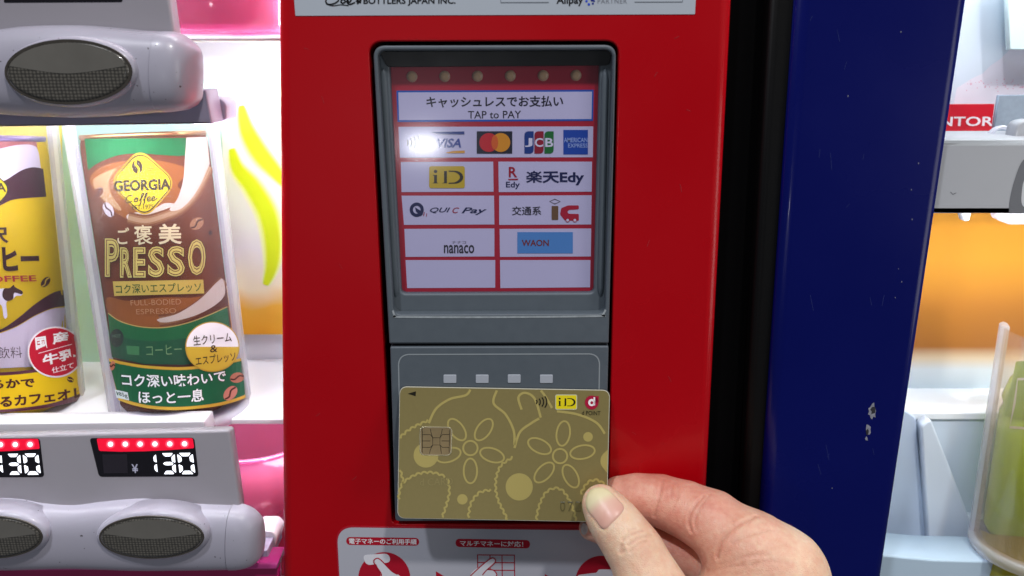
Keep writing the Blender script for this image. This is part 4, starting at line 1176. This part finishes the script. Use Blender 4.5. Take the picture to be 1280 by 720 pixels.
# ================================================================== PAYMENT CARD
zc = 0.3137
CP = Plane(CAM + ray(629, 568) * zc, -FWD)
tl, tr, brr, bl = (499.5, 483), (762.5, 487.5), (758.5, 653), (496.5, 648)
cpts = rounded([tl, tr, brr, bl], 9, 8)
card = thing('payment_card', CP.o, 'gold payment card with chip held against the grey reader', 'payment card')
M_cardf = mat('card dark gold', '8b7e4e', 0.38, metal=0.25, var=0.05, scale=700)
M_line = mat('card light gold', 'b5a560', 0.40, metal=0.15)
cb = slab('card_body', CP, cpts, mat('card edge', 'c9c6b4', 0.4), card, depth=0.00078, bev=0.0002)
P = Print(CP, .00006)
P.poly(rounded([(500.2, 483.9), (761.6, 488.3), (757.7, 652), (497.4, 647.2)], 8.4, 8), M_cardf, 0)
def scallop(pts, amp=2.2, n=5, width=3.0, lv=2):
    sp = spline(pts, 12); out = []; acc = 0
    for i, p in enumerate(sp):
        a, b_ = sp[max(0, i - 1)], sp[min(len(sp) - 1, i + 1)]
        dx, dy = b_[0] - a[0], b_[1] - a[1]; l = math.hypot(dx, dy) or 1
        if i: acc += math.hypot(p[0] - sp[i - 1][0], p[1] - sp[i - 1][1])
        o_ = amp * abs(math.sin(acc / n)) if amp else 0
        out.append((p[0] + dy / l * o_, p[1] - dx / l * o_))
    P.stroke(out, width, M_line, lv)
# plain generic pattern of arcs, scalloped lines, petals and dots in lighter gold
for pts, am in (([(536, 529), (545, 511), (562, 499), (582, 494), (588, 487)], 0), ([(621, 488), (617, 504), (632, 518), (642, 538), (643, 556)], 0),
                ([(643, 560), (650, 540), (664, 529), (674, 523)], 0), ([(696, 514), (722, 518), (745, 528), (756, 542)], 0),
                ([(652, 512), (648, 497), (656, 491), (668, 498), (676, 522)], 0), ([(676, 488), (682, 496), (690, 510)], 0)):
    scallop(pts, am)
for pts in ([(501, 548), (510, 540), (522, 533), (536, 527)], [(500, 624), (504, 606), (522, 594), (540, 592), (556, 597)], [(558, 598), (560, 615), (556, 632), (551, 646)],
            [(640, 570), (624, 582), (618, 602), (620, 622), (628, 640), (633, 650)], [(587, 647), (590, 630), (600, 617), (614, 614)], [(672, 650), (675, 634), (684, 616), (698, 612), (708, 622), (716, 640), (718, 651)],
            [(727, 618), (736, 604), (748, 602), (758, 610)], [(499, 588), (503, 604)]):
    scallop(pts, 2.6, 2.4, 2.6)
def petal(cx, cy, n, r0, r1, rot=0):
    for k in range(n):
        a = rot + 360 * k / n
        c0, s0 = math.cos(R(a)), math.sin(R(a))
        P.stroke(ellipse(cx + c0 * (r0 + r1) / 2, cy + s0 * (r0 + r1) / 2, (r1 - r0) / 2, (r1 - r0) * .27, 28, a), 2.3, M_line, 2, True)
petal(588, 560, 5, 13, 44, 18)
petal(700, 570, 5, 13, 44, -10)
P.stroke(ellipse(588, 560, 9, 9, 24), 2.4, M_line, 2, True); P.stroke(ellipse(700, 570, 9, 9, 24), 2.4, M_line, 2, True)
for x, y, rx in ((532.5, 569, 15.5), (649, 608.5, 17), (578, 624, 6.5), (735, 546, 6)):
    P.poly(ellipse(x, y, rx, rx, 32), M_line, 1)
P.poly([(760, 561)] + ellipse(768, 577, 17, 17, 18, 0, 245, 115)[0:0] + spline([(759.6, 562), (752, 570), (751, 580), (758.8, 591)], 6), M_line, 1)
P.build('printed_pattern', cb)
P = Print(CP, .00025)
P.poly([(510, 492), (520, 489), (519.5, 495)], '1d1a10', 0)
P.build('arrow_mark', cb); P = Print(CP, .00025)
for k, (x, r_) in enumerate([(668, 3.6), (670.5, 5.8), (673, 8), (675.5, 10)]):
    P.stroke(ellipse(x + .5, 502.3, r_ * .75, r_ * .92, 10, 0, -50, 50), 1.5, '1d1a10', 0)
P.build('contactless_mark', cb); P = Print(CP, .00025)
draw_id(P, 695, 494, 720.4, 511, 'e0cf12', 'c9c8a8', 0, '1a1808')
P.build('card_mark', cb); P = Print(CP, .00025)
P.stroke(ellipse(739.5, 503, 6.2, 6.4, 28), 4.6, 'a81038', 1, True)
P.poly(rect(743.5, 495, 748.3, 503), 'a81038', 1)
P.poly(ellipse(739.5, 503, 4.3, 4.5, 20), 'f4eef0', 2); P.poly(ellipse(739.6, 503.2, 1.8, 1.9, 16), 'a81038', 3); P.poly(rect(741.8, 496.3, 743.8, 506.5), 'f4eef0', 2)
P.text('d POINT', [(727.5, 513.3), (750.5, 513.8), (750.4, 519), (727.3, 518.6)], '2a2616', 0, 0.0)
P.build('card_mark', cb); P = Print(CP, .00025)
P.text('d CARD', [(525, 598), (566, 597), (566, 606), (525, 607)], mat('pressed gold', '988b58', .35, metal=.25), 0, 0.0)
P.build('embossed_name', cb)
P = Print(CP, .0004)
M_emb = mat('embossed silver', 'd8d4b8', .2, metal=.9)
for k, ch in enumerate('071'):
    x = 700 + k * 9.6
    P.text(ch, [(x, 626.5), (x + 6.6, 626.7), (x + 6.6, 639), (x, 639)], mat('embossed gold', '978a58', .25, metal=.7), 0, 0.0)
    P.stroke([(x + .6, 627), (x + 6, 627.2)], 1.1, M_emb, 2)
P.build('embossed_number', cb)
# chip with its contact pads
cc = rounded([(524.5, 533), (565.5, 533.5), (564.5, 569.5), (524.5, 569)], 6)
chip_o = slab('chip', CP, cc, mat('chip rim', 'd8cfae', .25, metal=.8), cb, depth=.0003, bev=.0001, h=.00024)
P = Print(CP, .00030)
P.poly(rounded([(525.6, 534), (564.5, 534.5), (563.5, 568.6), (525.6, 568)], 5.4), mat('chip gold', 'a58f68', .28, metal=.75, var=.15, scale=300), 0)
DK = '3c3426'
for pts in ([(528, 536), (528, 566)], [(562, 537), (561.5, 566)], [(528, 543), (538, 543), (541, 547)], [(528, 551), (538, 551)], [(528, 559), (538, 559), (541, 556)],
            [(562, 543), (553, 543), (550, 547)], [(562, 551), (552, 551)], [(562, 559), (553, 559), (550, 556)], [(538, 536), (539, 541), (541, 547), (541, 556), (550, 556), (550, 547), (541, 547)], [(537, 567), (538, 562), (541, 556)], [(552, 567), (551, 560), (550, 556)], [(550, 547), (552, 541), (553, 536)]):
    P.stroke(pts, .8, DK, 1)
P.build('contact_pad', chip_o)
# ================================================================== HAND
# joints as (photo column, photo row, metres from the lens, radius in mm)
def J(px, py, d, r_):
    return ((px - 640) / FPX * d, (360 - py) / FPX * d, d, r_ / 1000)
FINGERS = {
    'index': ([J(774, 618, .3240, 7.6), J(798, 621, .3228, 8.8), J(826, 626, .3200, 9.9), J(857, 637, .3150, 10.8), J(890, 653, .3095, 12.2), J(932, 688, .3035, 15.6)], .004),
    'index_root': ([J(932, 688, .3035, 15.6), J(966, 722, .3010, 19.0), J(970, 790, .3050, 20)], .010),
    'middle': ([J(739, 660, .3272, 5.2), J(772, 668, .3290, 7.0), J(812, 676, .3290, 8.2), J(855, 690, .3250, 9.2), J(900, 712, .3190, 10.4), J(965, 755, .3130, 14)], .004),
    'ring': ([J(790, 740, .3360, 6.4), J(830, 728, .3400, 7.6), J(880, 735, .3380, 8.4), J(930, 765, .3300, 9.5), J(980, 800, .3220, 13)], .004),
    'little': ([J(840, 800, .3420, 5.6), J(880, 785, .3460, 6.6), J(920, 795, .3430, 7.4), J(960, 830, .3360, 8.6), J(1000, 860, .3280, 12)], .004),
    'thumb': ([J(751, 629, .3035, 7.3), J(762, 645, .3018, 8.2), J(777, 665, .2990, 9.1), J(795, 691, .2955, 10.0), J(813, 730, .2915, 11.5), J(845, 784, .2890, 15), J(925, 850, .2930, 20)], .005),
    'web': ([J(880, 766, .2960, 11), J(930, 752, .3000, 14), J(965, 745, .3020, 17)], .008),
    'palm': ([J(950, 790, .3080, 20), J(970, 860, .3120, 22), J(1010, 930, .3180, 21)], .014),
    'heel': ([J(900, 850, .3040, 19), J(960, 930, .3120, 20)], .014),
    'wrist': ([J(1000, 920, .3150, 22), J(1060, 1060, .3230, 24), J(1120, 1200, .3330, 26)], .016),
}
def smin(a, b_, k):
    h = np.clip(.5 + .5 * (b_ - a) / k, 0, 1)
    return b_ * (1 - h) + a * h - k * h * (1 - h)
def cone(p, A, B):
    a = np.array(A[:3], np.float32); ba = np.array(B[:3], np.float32) - a
    pa = p - a
    t = np.clip((pa @ ba) / float(ba @ ba), 0, 1)
    q_ = pa - t[..., None] * ba
    return np.sqrt((q_ * q_).sum(-1)) - (A[3] + (B[3] - A[3]) * t).astype(np.float32)
def chain(p, js, k):
    d = cone(p, js[0], js[1])
    for i in range(1, len(js) - 1):
        d = smin(d, cone(p, js[i], js[i + 1]), k)
    return d
def sdf(p):
    F_ = {n: chain(p, js, k) for n, (js, k) in FINGERS.items()}
    d = smin(F_['palm'], F_['heel'], .014)
    d = smin(d, F_['wrist'], .016)
    d = smin(d, F_['index_root'], .008)
    d = smin(d, F_['web'], .010)
    fi = F_['index']
    for n in ('middle', 'ring', 'little'):
        fi = smin(fi, F_[n], .0014)
    d = smin(d, fi, .004)
    d = smin(d, F_['thumb'], .0035)
    return d
def trace(pts, push=0.0):
    """where the sight lines through these photo points meet the hand"""
    out = []
    dirs = np.array([((px - 640) / FPX, (360 - py) / FPX, 1.0) for px, py in pts], np.float32)
    dirs /= np.linalg.norm(dirs, axis=1)[:, None]
    t = np.full(len(pts), .26, np.float32)
    for _ in range(60):
        t = np.minimum(t + sdf(dirs * t[:, None]) * .9, .6).astype(np.float32)
    return dirs * t[:, None], sdf(dirs * t[:, None])
CREASES = [  # skin folds: points, depth, width (metres)
    ([(829, 599), (826, 612), (822, 630), (818, 645)], .0006, .0006),
    ([(880, 620), (866, 636), (861, 652), (864, 664)], .0009, .0006), ([(888, 618), (875, 634), (869, 650), (870, 662)], .0004, .0006),
    ([(945, 645), (925, 655), (908, 668), (899, 684), (896, 696)], .0009, .0007),
    ([(962, 662), (940, 668), (915, 678)], .0003, .0008),
    ([(803, 663), (790, 667), (779, 675)], .0005, .0006), ([(814, 668), (799, 672), (786, 681)], .0005, .0006), ([(777, 682), (775, 690), (779, 689)], .0006, .0007),
    ([(808, 676), (796, 681), (788, 689)], .0004, .0006), ([(795, 660), (786, 663)], .0003, .0005),
    ([(900, 706), (930, 696), (960, 693)], .0003, .0008), ([(884, 714), (905, 709), (928, 706)], .0003, .0008), ([(940, 706), (962, 701), (985, 704)], .0002, .0008),
    ([(905, 640), (915, 648), (918, 660)], .0002, .0006), ([(840, 610), (838, 622)], .0002, .0005), ([(848, 607), (846, 624), (841, 640)], .0002, .0005),
]
NAIL = [(731.5, 627.5), (735.5, 614), (746.4, 608.3), (757.6, 610), (766, 616.5), (773.7, 624.5), (780.5, 633.7), (776, 643), (765, 654), (757.6, 660.8), (751.5, 660.5), (742, 648), (734, 639)]
nail_loop = spline(NAIL, 6, True)
lo = np.array([.022, -.30, .262], np.float32); hi = np.array([.185, -.066, .366], np.float32)
VX = .0005
# leave out the cut end of the forearm well below the picture
nx, ny, nz_ = [int((hi[i] - lo[i]) / VX) + 1 for i in range(3)]
gx = lo[0] + VX * np.arange(nx, dtype=np.float32); gy = lo[1] + VX * np.arange(ny, dtype=np.float32); gz = lo[2] + VX * np.arange(nz_, dtype=np.float32)
# coarse pass picks the cells near the skin, fine values only there
CS = 6
cg = np.stack(np.meshgrid(gx[::CS], gy[::CS], gz[::CS], indexing='ij'), -1)
near = np.abs(sdf(cg)) < VX * CS * 1.9
sgn = sdf(cg)
val = np.repeat(np.repeat(np.repeat(sgn, CS, 0), CS, 1), CS, 2)[:nx, :ny, :nz_].astype(np.float32)
nm = np.repeat(np.repeat(np.repeat(near, CS, 0), CS, 1), CS, 2)[:nx, :ny, :nz_]
ii, jj, kk = np.nonzero(nm)
pp = np.stack([gx[ii], gy[jj], gz[kk]], -1)
dv = sdf(pp)
fold_pts = []
for pts, dep, wd in CREASES:
    sp = spline(pts, 8)
    hit, err = trace(sp)
    hit = hit[np.abs(err) < .001]
    if len(hit) == 0: continue
    fold_pts.append((hit, dep, wd))
    m_ = dv < .004
    q_ = pp[m_]
    sel = np.all((q_ > hit.min(0) - .006) & (q_ < hit.max(0) + .006), axis=1)
    q2 = q_[sel]
    if len(q2) == 0: continue
    dist = np.full(len(q2), 9, np.float32)
    for h_ in hit:
        dist = np.minimum(dist, np.linalg.norm(q2 - h_, axis=1))
    add = np.zeros(len(q_), np.float32); add[sel] = dep * np.exp(-(dist / wd) ** 2) - dep * .12 * np.exp(-((dist - wd * 2.5) / wd) ** 2)
    dv[m_] += add
# small seat for the thumb nail
hit, err = trace(nail_loop)
sel = np.all((pp > hit.min(0) - .004) & (pp < hit.max(0) + .004), axis=1)
q2 = pp[sel]; dist = np.full(len(q2), 9, np.float32)
for h_ in hit: dist = np.minimum(dist, np.linalg.norm(q2 - h_, axis=1))
dv[sel] += .00035 * np.exp(-(dist / .0007) ** 2)
val[ii, jj, kk] = dv
def surface_net(v):
    s_ = v < 0
    c = [s_[a:s_.shape[0] - 1 + a, b_:s_.shape[1] - 1 + b_, d:s_.shape[2] - 1 + d] for a in (0, 1) for b_ in (0, 1) for d in (0, 1)]
    cnt = sum(x.astype(np.int8) for x in c)
    act = (cnt > 0) & (cnt < 8)
    idx = -np.ones(act.shape, np.int64)
    ci = np.argwhere(act)
    idx[act] = np.arange(len(ci))
    acc = np.zeros((len(ci), 3)); n_ = np.zeros(len(ci))
    offs = [(a, b_, d) for a in (0, 1) for b_ in (0, 1) for d in (0, 1)]
    for i, o1 in enumerate(offs):
        for o2 in offs[i + 1:]:
            if sum(abs(x - y) for x, y in zip(o1, o2)) != 1: continue
            v1 = v[ci[:, 0] + o1[0], ci[:, 1] + o1[1], ci[:, 2] + o1[2]]; v2 = v[ci[:, 0] + o2[0], ci[:, 1] + o2[1], ci[:, 2] + o2[2]]
            cr_ = (v1 < 0) != (v2 < 0)
            t = np.where(cr_, v1 / np.where(v1 == v2, 1, v1 - v2), 0)
            pnt = np.array(o1) + t[:, None] * (np.array(o2) - np.array(o1))
            acc[cr_] += pnt[cr_]; n_[cr_] += 1
    vs = ci + acc / n_[:, None]
    faces = []
    for ax in range(3):
        u_, w_ = (ax + 1) % 3, (ax + 2) % 3
        a = [slice(None)] * 3; b_ = [slice(None)] * 3
        a[ax] = slice(0, -1); b_[ax] = slice(1, None)
        s1, s2 = s_[tuple(a)], s_[tuple(b_)]
        e_ = np.argwhere(s1 != s2)
        e_ = e_[(e_[:, u_] > 0) & (e_[:, w_] > 0) & (e_[:, u_] < act.shape[u_]) & (e_[:, w_] < act.shape[w_])]
        q = []
        for du, dw in ((1, 1), (0, 1), (0, 0), (1, 0)):
            c_ = e_.copy(); c_[:, u_] -= du; c_[:, w_] -= dw
            q.append(idx[c_[:, 0], c_[:, 1], c_[:, 2]])
        q = np.stack(q, 1)
        flip = ~s1[e_[:, 0], e_[:, 1], e_[:, 2]]
        q[flip] = q[flip][:, ::-1]
        faces.append(q)
    return vs, np.concatenate(faces)
vs, fs = surface_net(val)
vs = vs * VX + lo
fs = fs[(fs >= 0).all(1)]
W = np.array([[RIGHT[i], UP[i], FWD[i]] for i in range(3)])
vw = vs @ W.T + np.array(CAM)

M_skin = bpy.data.materials.new('skin'); M_skin.use_nodes = True
nt = M_skin.node_tree; b = nt.nodes['Principled BSDF']
b.inputs['Roughness'].default_value = .39; b.inputs['Specular IOR Level'].default_value = .4
b.inputs['Subsurface Weight'].default_value = .35; b.inputs['Subsurface Radius'].default_value = (1, .35, .18); b.inputs['Subsurface Scale'].default_value = .0022
tc = nt.nodes.new('ShaderNodeTexCoord')
n1 = nt.nodes.new('ShaderNodeTexNoise'); n1.inputs['Scale'].default_value = 55; n1.inputs['Detail'].default_value = 4
n2 = nt.nodes.new('ShaderNodeTexNoise'); n2.inputs['Scale'].default_value = 900; n2.inputs['Detail'].default_value = 3
v1 = nt.nodes.new('ShaderNodeTexVoronoi'); v1.inputs['Scale'].default_value = 1300; v1.feature = 'DISTANCE_TO_EDGE'
for x in (n1, n2, v1): nt.links.new(tc.outputs['Object'], x.inputs['Vector'])
def ramp(cols):
    r_ = nt.nodes.new('ShaderNodeValToRGB'); e = r_.color_ramp.elements
    e[0].position, e[0].color = cols[0][0], rgb(cols[0][1]); e[1].position, e[1].color = cols[-1][0], rgb(cols[-1][1])
    for p_, c_ in cols[1:-1]:
        x = e.new(p_); x.color = rgb(c_)
    return r_
r1 = ramp([(.32, 'e6b498'), (.5, 'efc6a8'), (.68, 'f6d8ba')])      # back of the hand: paler
r2 = ramp([(.32, 'd98c78'), (.5, 'e6a48e'), (.68, 'efbaa2')])      # fingers: rosier
nt.links.new(n1.outputs['Fac'], r1.inputs[0]); nt.links.new(n1.outputs['Fac'], r2.inputs[0])
at = nt.nodes.new('ShaderNodeAttribute'); at.attribute_name = 'flush'
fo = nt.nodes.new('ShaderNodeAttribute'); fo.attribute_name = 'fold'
m1 = nt.nodes.new('ShaderNodeMix'); m1.data_type = 'RGBA'
nt.links.new(at.outputs['Fac'], m1.inputs[0]); nt.links.new(r1.outputs[0], m1.inputs[6]); nt.links.new(r2.outputs[0], m1.inputs[7])
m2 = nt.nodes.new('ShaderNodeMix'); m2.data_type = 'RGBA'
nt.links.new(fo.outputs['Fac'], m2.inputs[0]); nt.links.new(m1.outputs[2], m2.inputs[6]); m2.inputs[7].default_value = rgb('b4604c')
n3 = nt.nodes.new('ShaderNodeTexNoise'); n3.inputs['Scale'].default_value = 420; n3.inputs['Detail'].default_value = 4
nt.links.new(tc.outputs['Object'], n3.inputs['Vector'])
m3 = nt.nodes.new('ShaderNodeMix'); m3.data_type = 'RGBA'; m3.blend_type = 'OVERLAY'; m3.inputs[0].default_value = .3
nt.links.new(m2.outputs[2], m3.inputs[6]); nt.links.new(n3.outputs['Fac'], m3.inputs[7])
nt.links.new(m3.outputs[2], b.inputs['Base Color'])
ma = nt.nodes.new('ShaderNodeMath'); ma.operation = 'ADD'
nt.links.new(n2.outputs['Fac'], ma.inputs[0]); nt.links.new(v1.outputs['Distance'], ma.inputs[1])
bp = nt.nodes.new('ShaderNodeBump'); bp.inputs['Strength'].default_value = .5; bp.inputs['Distance'].default_value = .0004
nt.links.new(ma.outputs[0], bp.inputs['Height']); nt.links.new(bp.outputs[0], b.inputs['Normal'])

person = thing('person', Vector(vw.mean(0)), 'bare right hand pinching the gold card between thumb and bent index finger', 'person')
me = bpy.data.meshes.new('hand')
me.from_pydata(vw.tolist(), [], fs.tolist())
bm = bmesh.new(); bm.from_mesh(me); bm.verts.ensure_lookup_table()
seen = set(); best = []
for v0 in bm.verts:
    if v0.index in seen: continue
    st_, comp = [v0], []
    seen.add(v0.index)
    while st_:
        v_ = st_.pop(); comp.append(v_)
        for e_ in v_.link_edges:
            o_ = e_.other_vert(v_)
            if o_.index not in seen: seen.add(o_.index); st_.append(o_)
    if len(comp) > len(best): best = comp
keep = {v_.index for v_ in best}
bmesh.ops.delete(bm, geom=[v_ for v_ in bm.verts if v_.index not in keep], context='VERTS')
bm.to_mesh(me); bm.free()
vc = (np.array([v_.co[:] for v_ in me.vertices]) - np.array(CAM)) @ W
vc = vc.astype(np.float32)
warm = np.minimum.reduce([chain(vc, *FINGERS[n]) for n in ('index', 'middle', 'ring', 'little')])
cool = np.minimum.reduce([chain(vc, *FINGERS[n]) for n in ('palm', 'web', 'index_root', 'heel', 'thumb')])
flush = 1 / (1 + np.exp(-(cool - warm) / .0022))
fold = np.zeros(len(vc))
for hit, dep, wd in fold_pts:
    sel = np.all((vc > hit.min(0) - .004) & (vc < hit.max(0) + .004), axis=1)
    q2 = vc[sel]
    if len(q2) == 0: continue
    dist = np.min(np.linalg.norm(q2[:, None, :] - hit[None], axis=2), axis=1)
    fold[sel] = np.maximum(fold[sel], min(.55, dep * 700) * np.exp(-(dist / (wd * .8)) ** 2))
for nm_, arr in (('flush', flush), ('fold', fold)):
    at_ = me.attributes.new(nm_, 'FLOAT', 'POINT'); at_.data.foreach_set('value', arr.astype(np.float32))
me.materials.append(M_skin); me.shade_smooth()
hand = link('hand', me, person)
sm = hand.modifiers.new('smooth', 'SMOOTH'); sm.factor = .5; sm.iterations = 1

# nails: plates that sit on the finger ends
def nail(name, loop_pts, m_bed, dome, tipfrac=None):
    cx = sum(p[0] for p in loop_pts) / len(loop_pts); cy = sum(p[1] for p in loop_pts) / len(loop_pts)
    rings = [0, .25, .5, .7, .85, .95, 1.0]
    loop_pts = list(loop_pts)
    for _ in range(14):                       # keep the rim on the finger
        _, er = trace(loop_pts)
        if (np.abs(er) < .0004).all(): break
        loop_pts = [(cx + (x - cx) * .97, cy + (y - cy) * .97) if abs(e_) >= .0004 else (x, y) for (x, y), e_ in zip(loop_pts, er)]
    pts = []
    for r_ in rings[1:]:
        pts += [(cx + (x - cx) * r_, cy + (y - cy) * r_) for x, y in loop_pts]
    pts = [(cx, cy)] + pts
    hit, err = trace(pts)
    eps = .0006
    g = np.stack([sdf(hit + np.array(o_, np.float32) * eps) - sdf(hit - np.array(o_, np.float32) * eps) for o_ in ((1, 0, 0), (0, 1, 0), (0, 0, 1))], 1)
    g /= np.linalg.norm(g, axis=1)[:, None] + 1e-9
    n_ = len(loop_pts)
    lift = [dome] + [dome * (1 - (r_ ** 3)) + .00012 for r_ in rings[1:] for _ in range(n_)]
    lift = np.array(lift); lift[-n_:] = -.0003
    p = hit + g * lift[:, None]
    p = p @ W.T + np.array(CAM)
    bm = bmesh.new(); v = [bm.verts.new(x) for x in p]
    for k in range(n_): bm.faces.new((v[0], v[1 + k], v[1 + (k + 1) % n_]))
    for i in range(len(rings) - 2):
        for k in range(n_):
            bm.faces.new((v[1 + i * n_ + k], v[1 + (i + 1) * n_ + k], v[1 + (i + 1) * n_ + (k + 1) % n_], v[1 + i * n_ + (k + 1) % n_]))
    o = obj(name, bm, m_bed, hand, 180)
    return o
M_nail = bpy.data.materials.new('nail'); M_nail.use_nodes = True
nt = M_nail.node_tree; b = nt.nodes['Principled BSDF']; b.inputs['Roughness'].default_value = .36; b.inputs['Coat Weight'].default_value = .05
# pale free edge: a band along the tip of this nail, in the nail's own axis
tipw = (trace([(746, 613)])[0] @ W.T + np.array(CAM))[0]; basew = (trace([(771, 652)])[0] @ W.T + np.array(CAM))[0]
ax_ = Vector(basew) - Vector(tipw)
tc = nt.nodes.new('ShaderNodeTexCoord'); dt = nt.nodes.new('ShaderNodeVectorMath'); dt.operation = 'DOT_PRODUCT'
sb = nt.nodes.new('ShaderNodeVectorMath'); sb.operation = 'SUBTRACT'; sb.inputs[1].default_value = tipw
nt.links.new(tc.outputs['Object'], sb.inputs[0]); nt.links.new(sb.outputs[0], dt.inputs[0]); dt.inputs[1].default_value = ax_ / ax_.length_squared
cr = nt.nodes.new('ShaderNodeValToRGB'); e = cr.color_ramp.elements
e[0].position = .0; e[0].color = rgb('efe3b4'); e[1].position = 1; e[1].color = rgb('e0b09e')
for p_, c_ in ((.24, 'efe2b8'), (.46, 'eabfaa'), (.75, 'e3ae9c')):
    x = e.new(p_); x.color = rgb(c_)
nt.links.new(dt.outputs['Value'], cr.inputs[0]); nt.links.new(cr.outputs[0], b.inputs['Base Color'])
nail('thumb_nail', nail_loop, M_nail, .00035)
nail('finger_nail', ellipse(730.5, 661, 4.5, 7.5, 20), mat('dim nail', 'cbbfba', .3), .0002)
EOF_MARK = 1
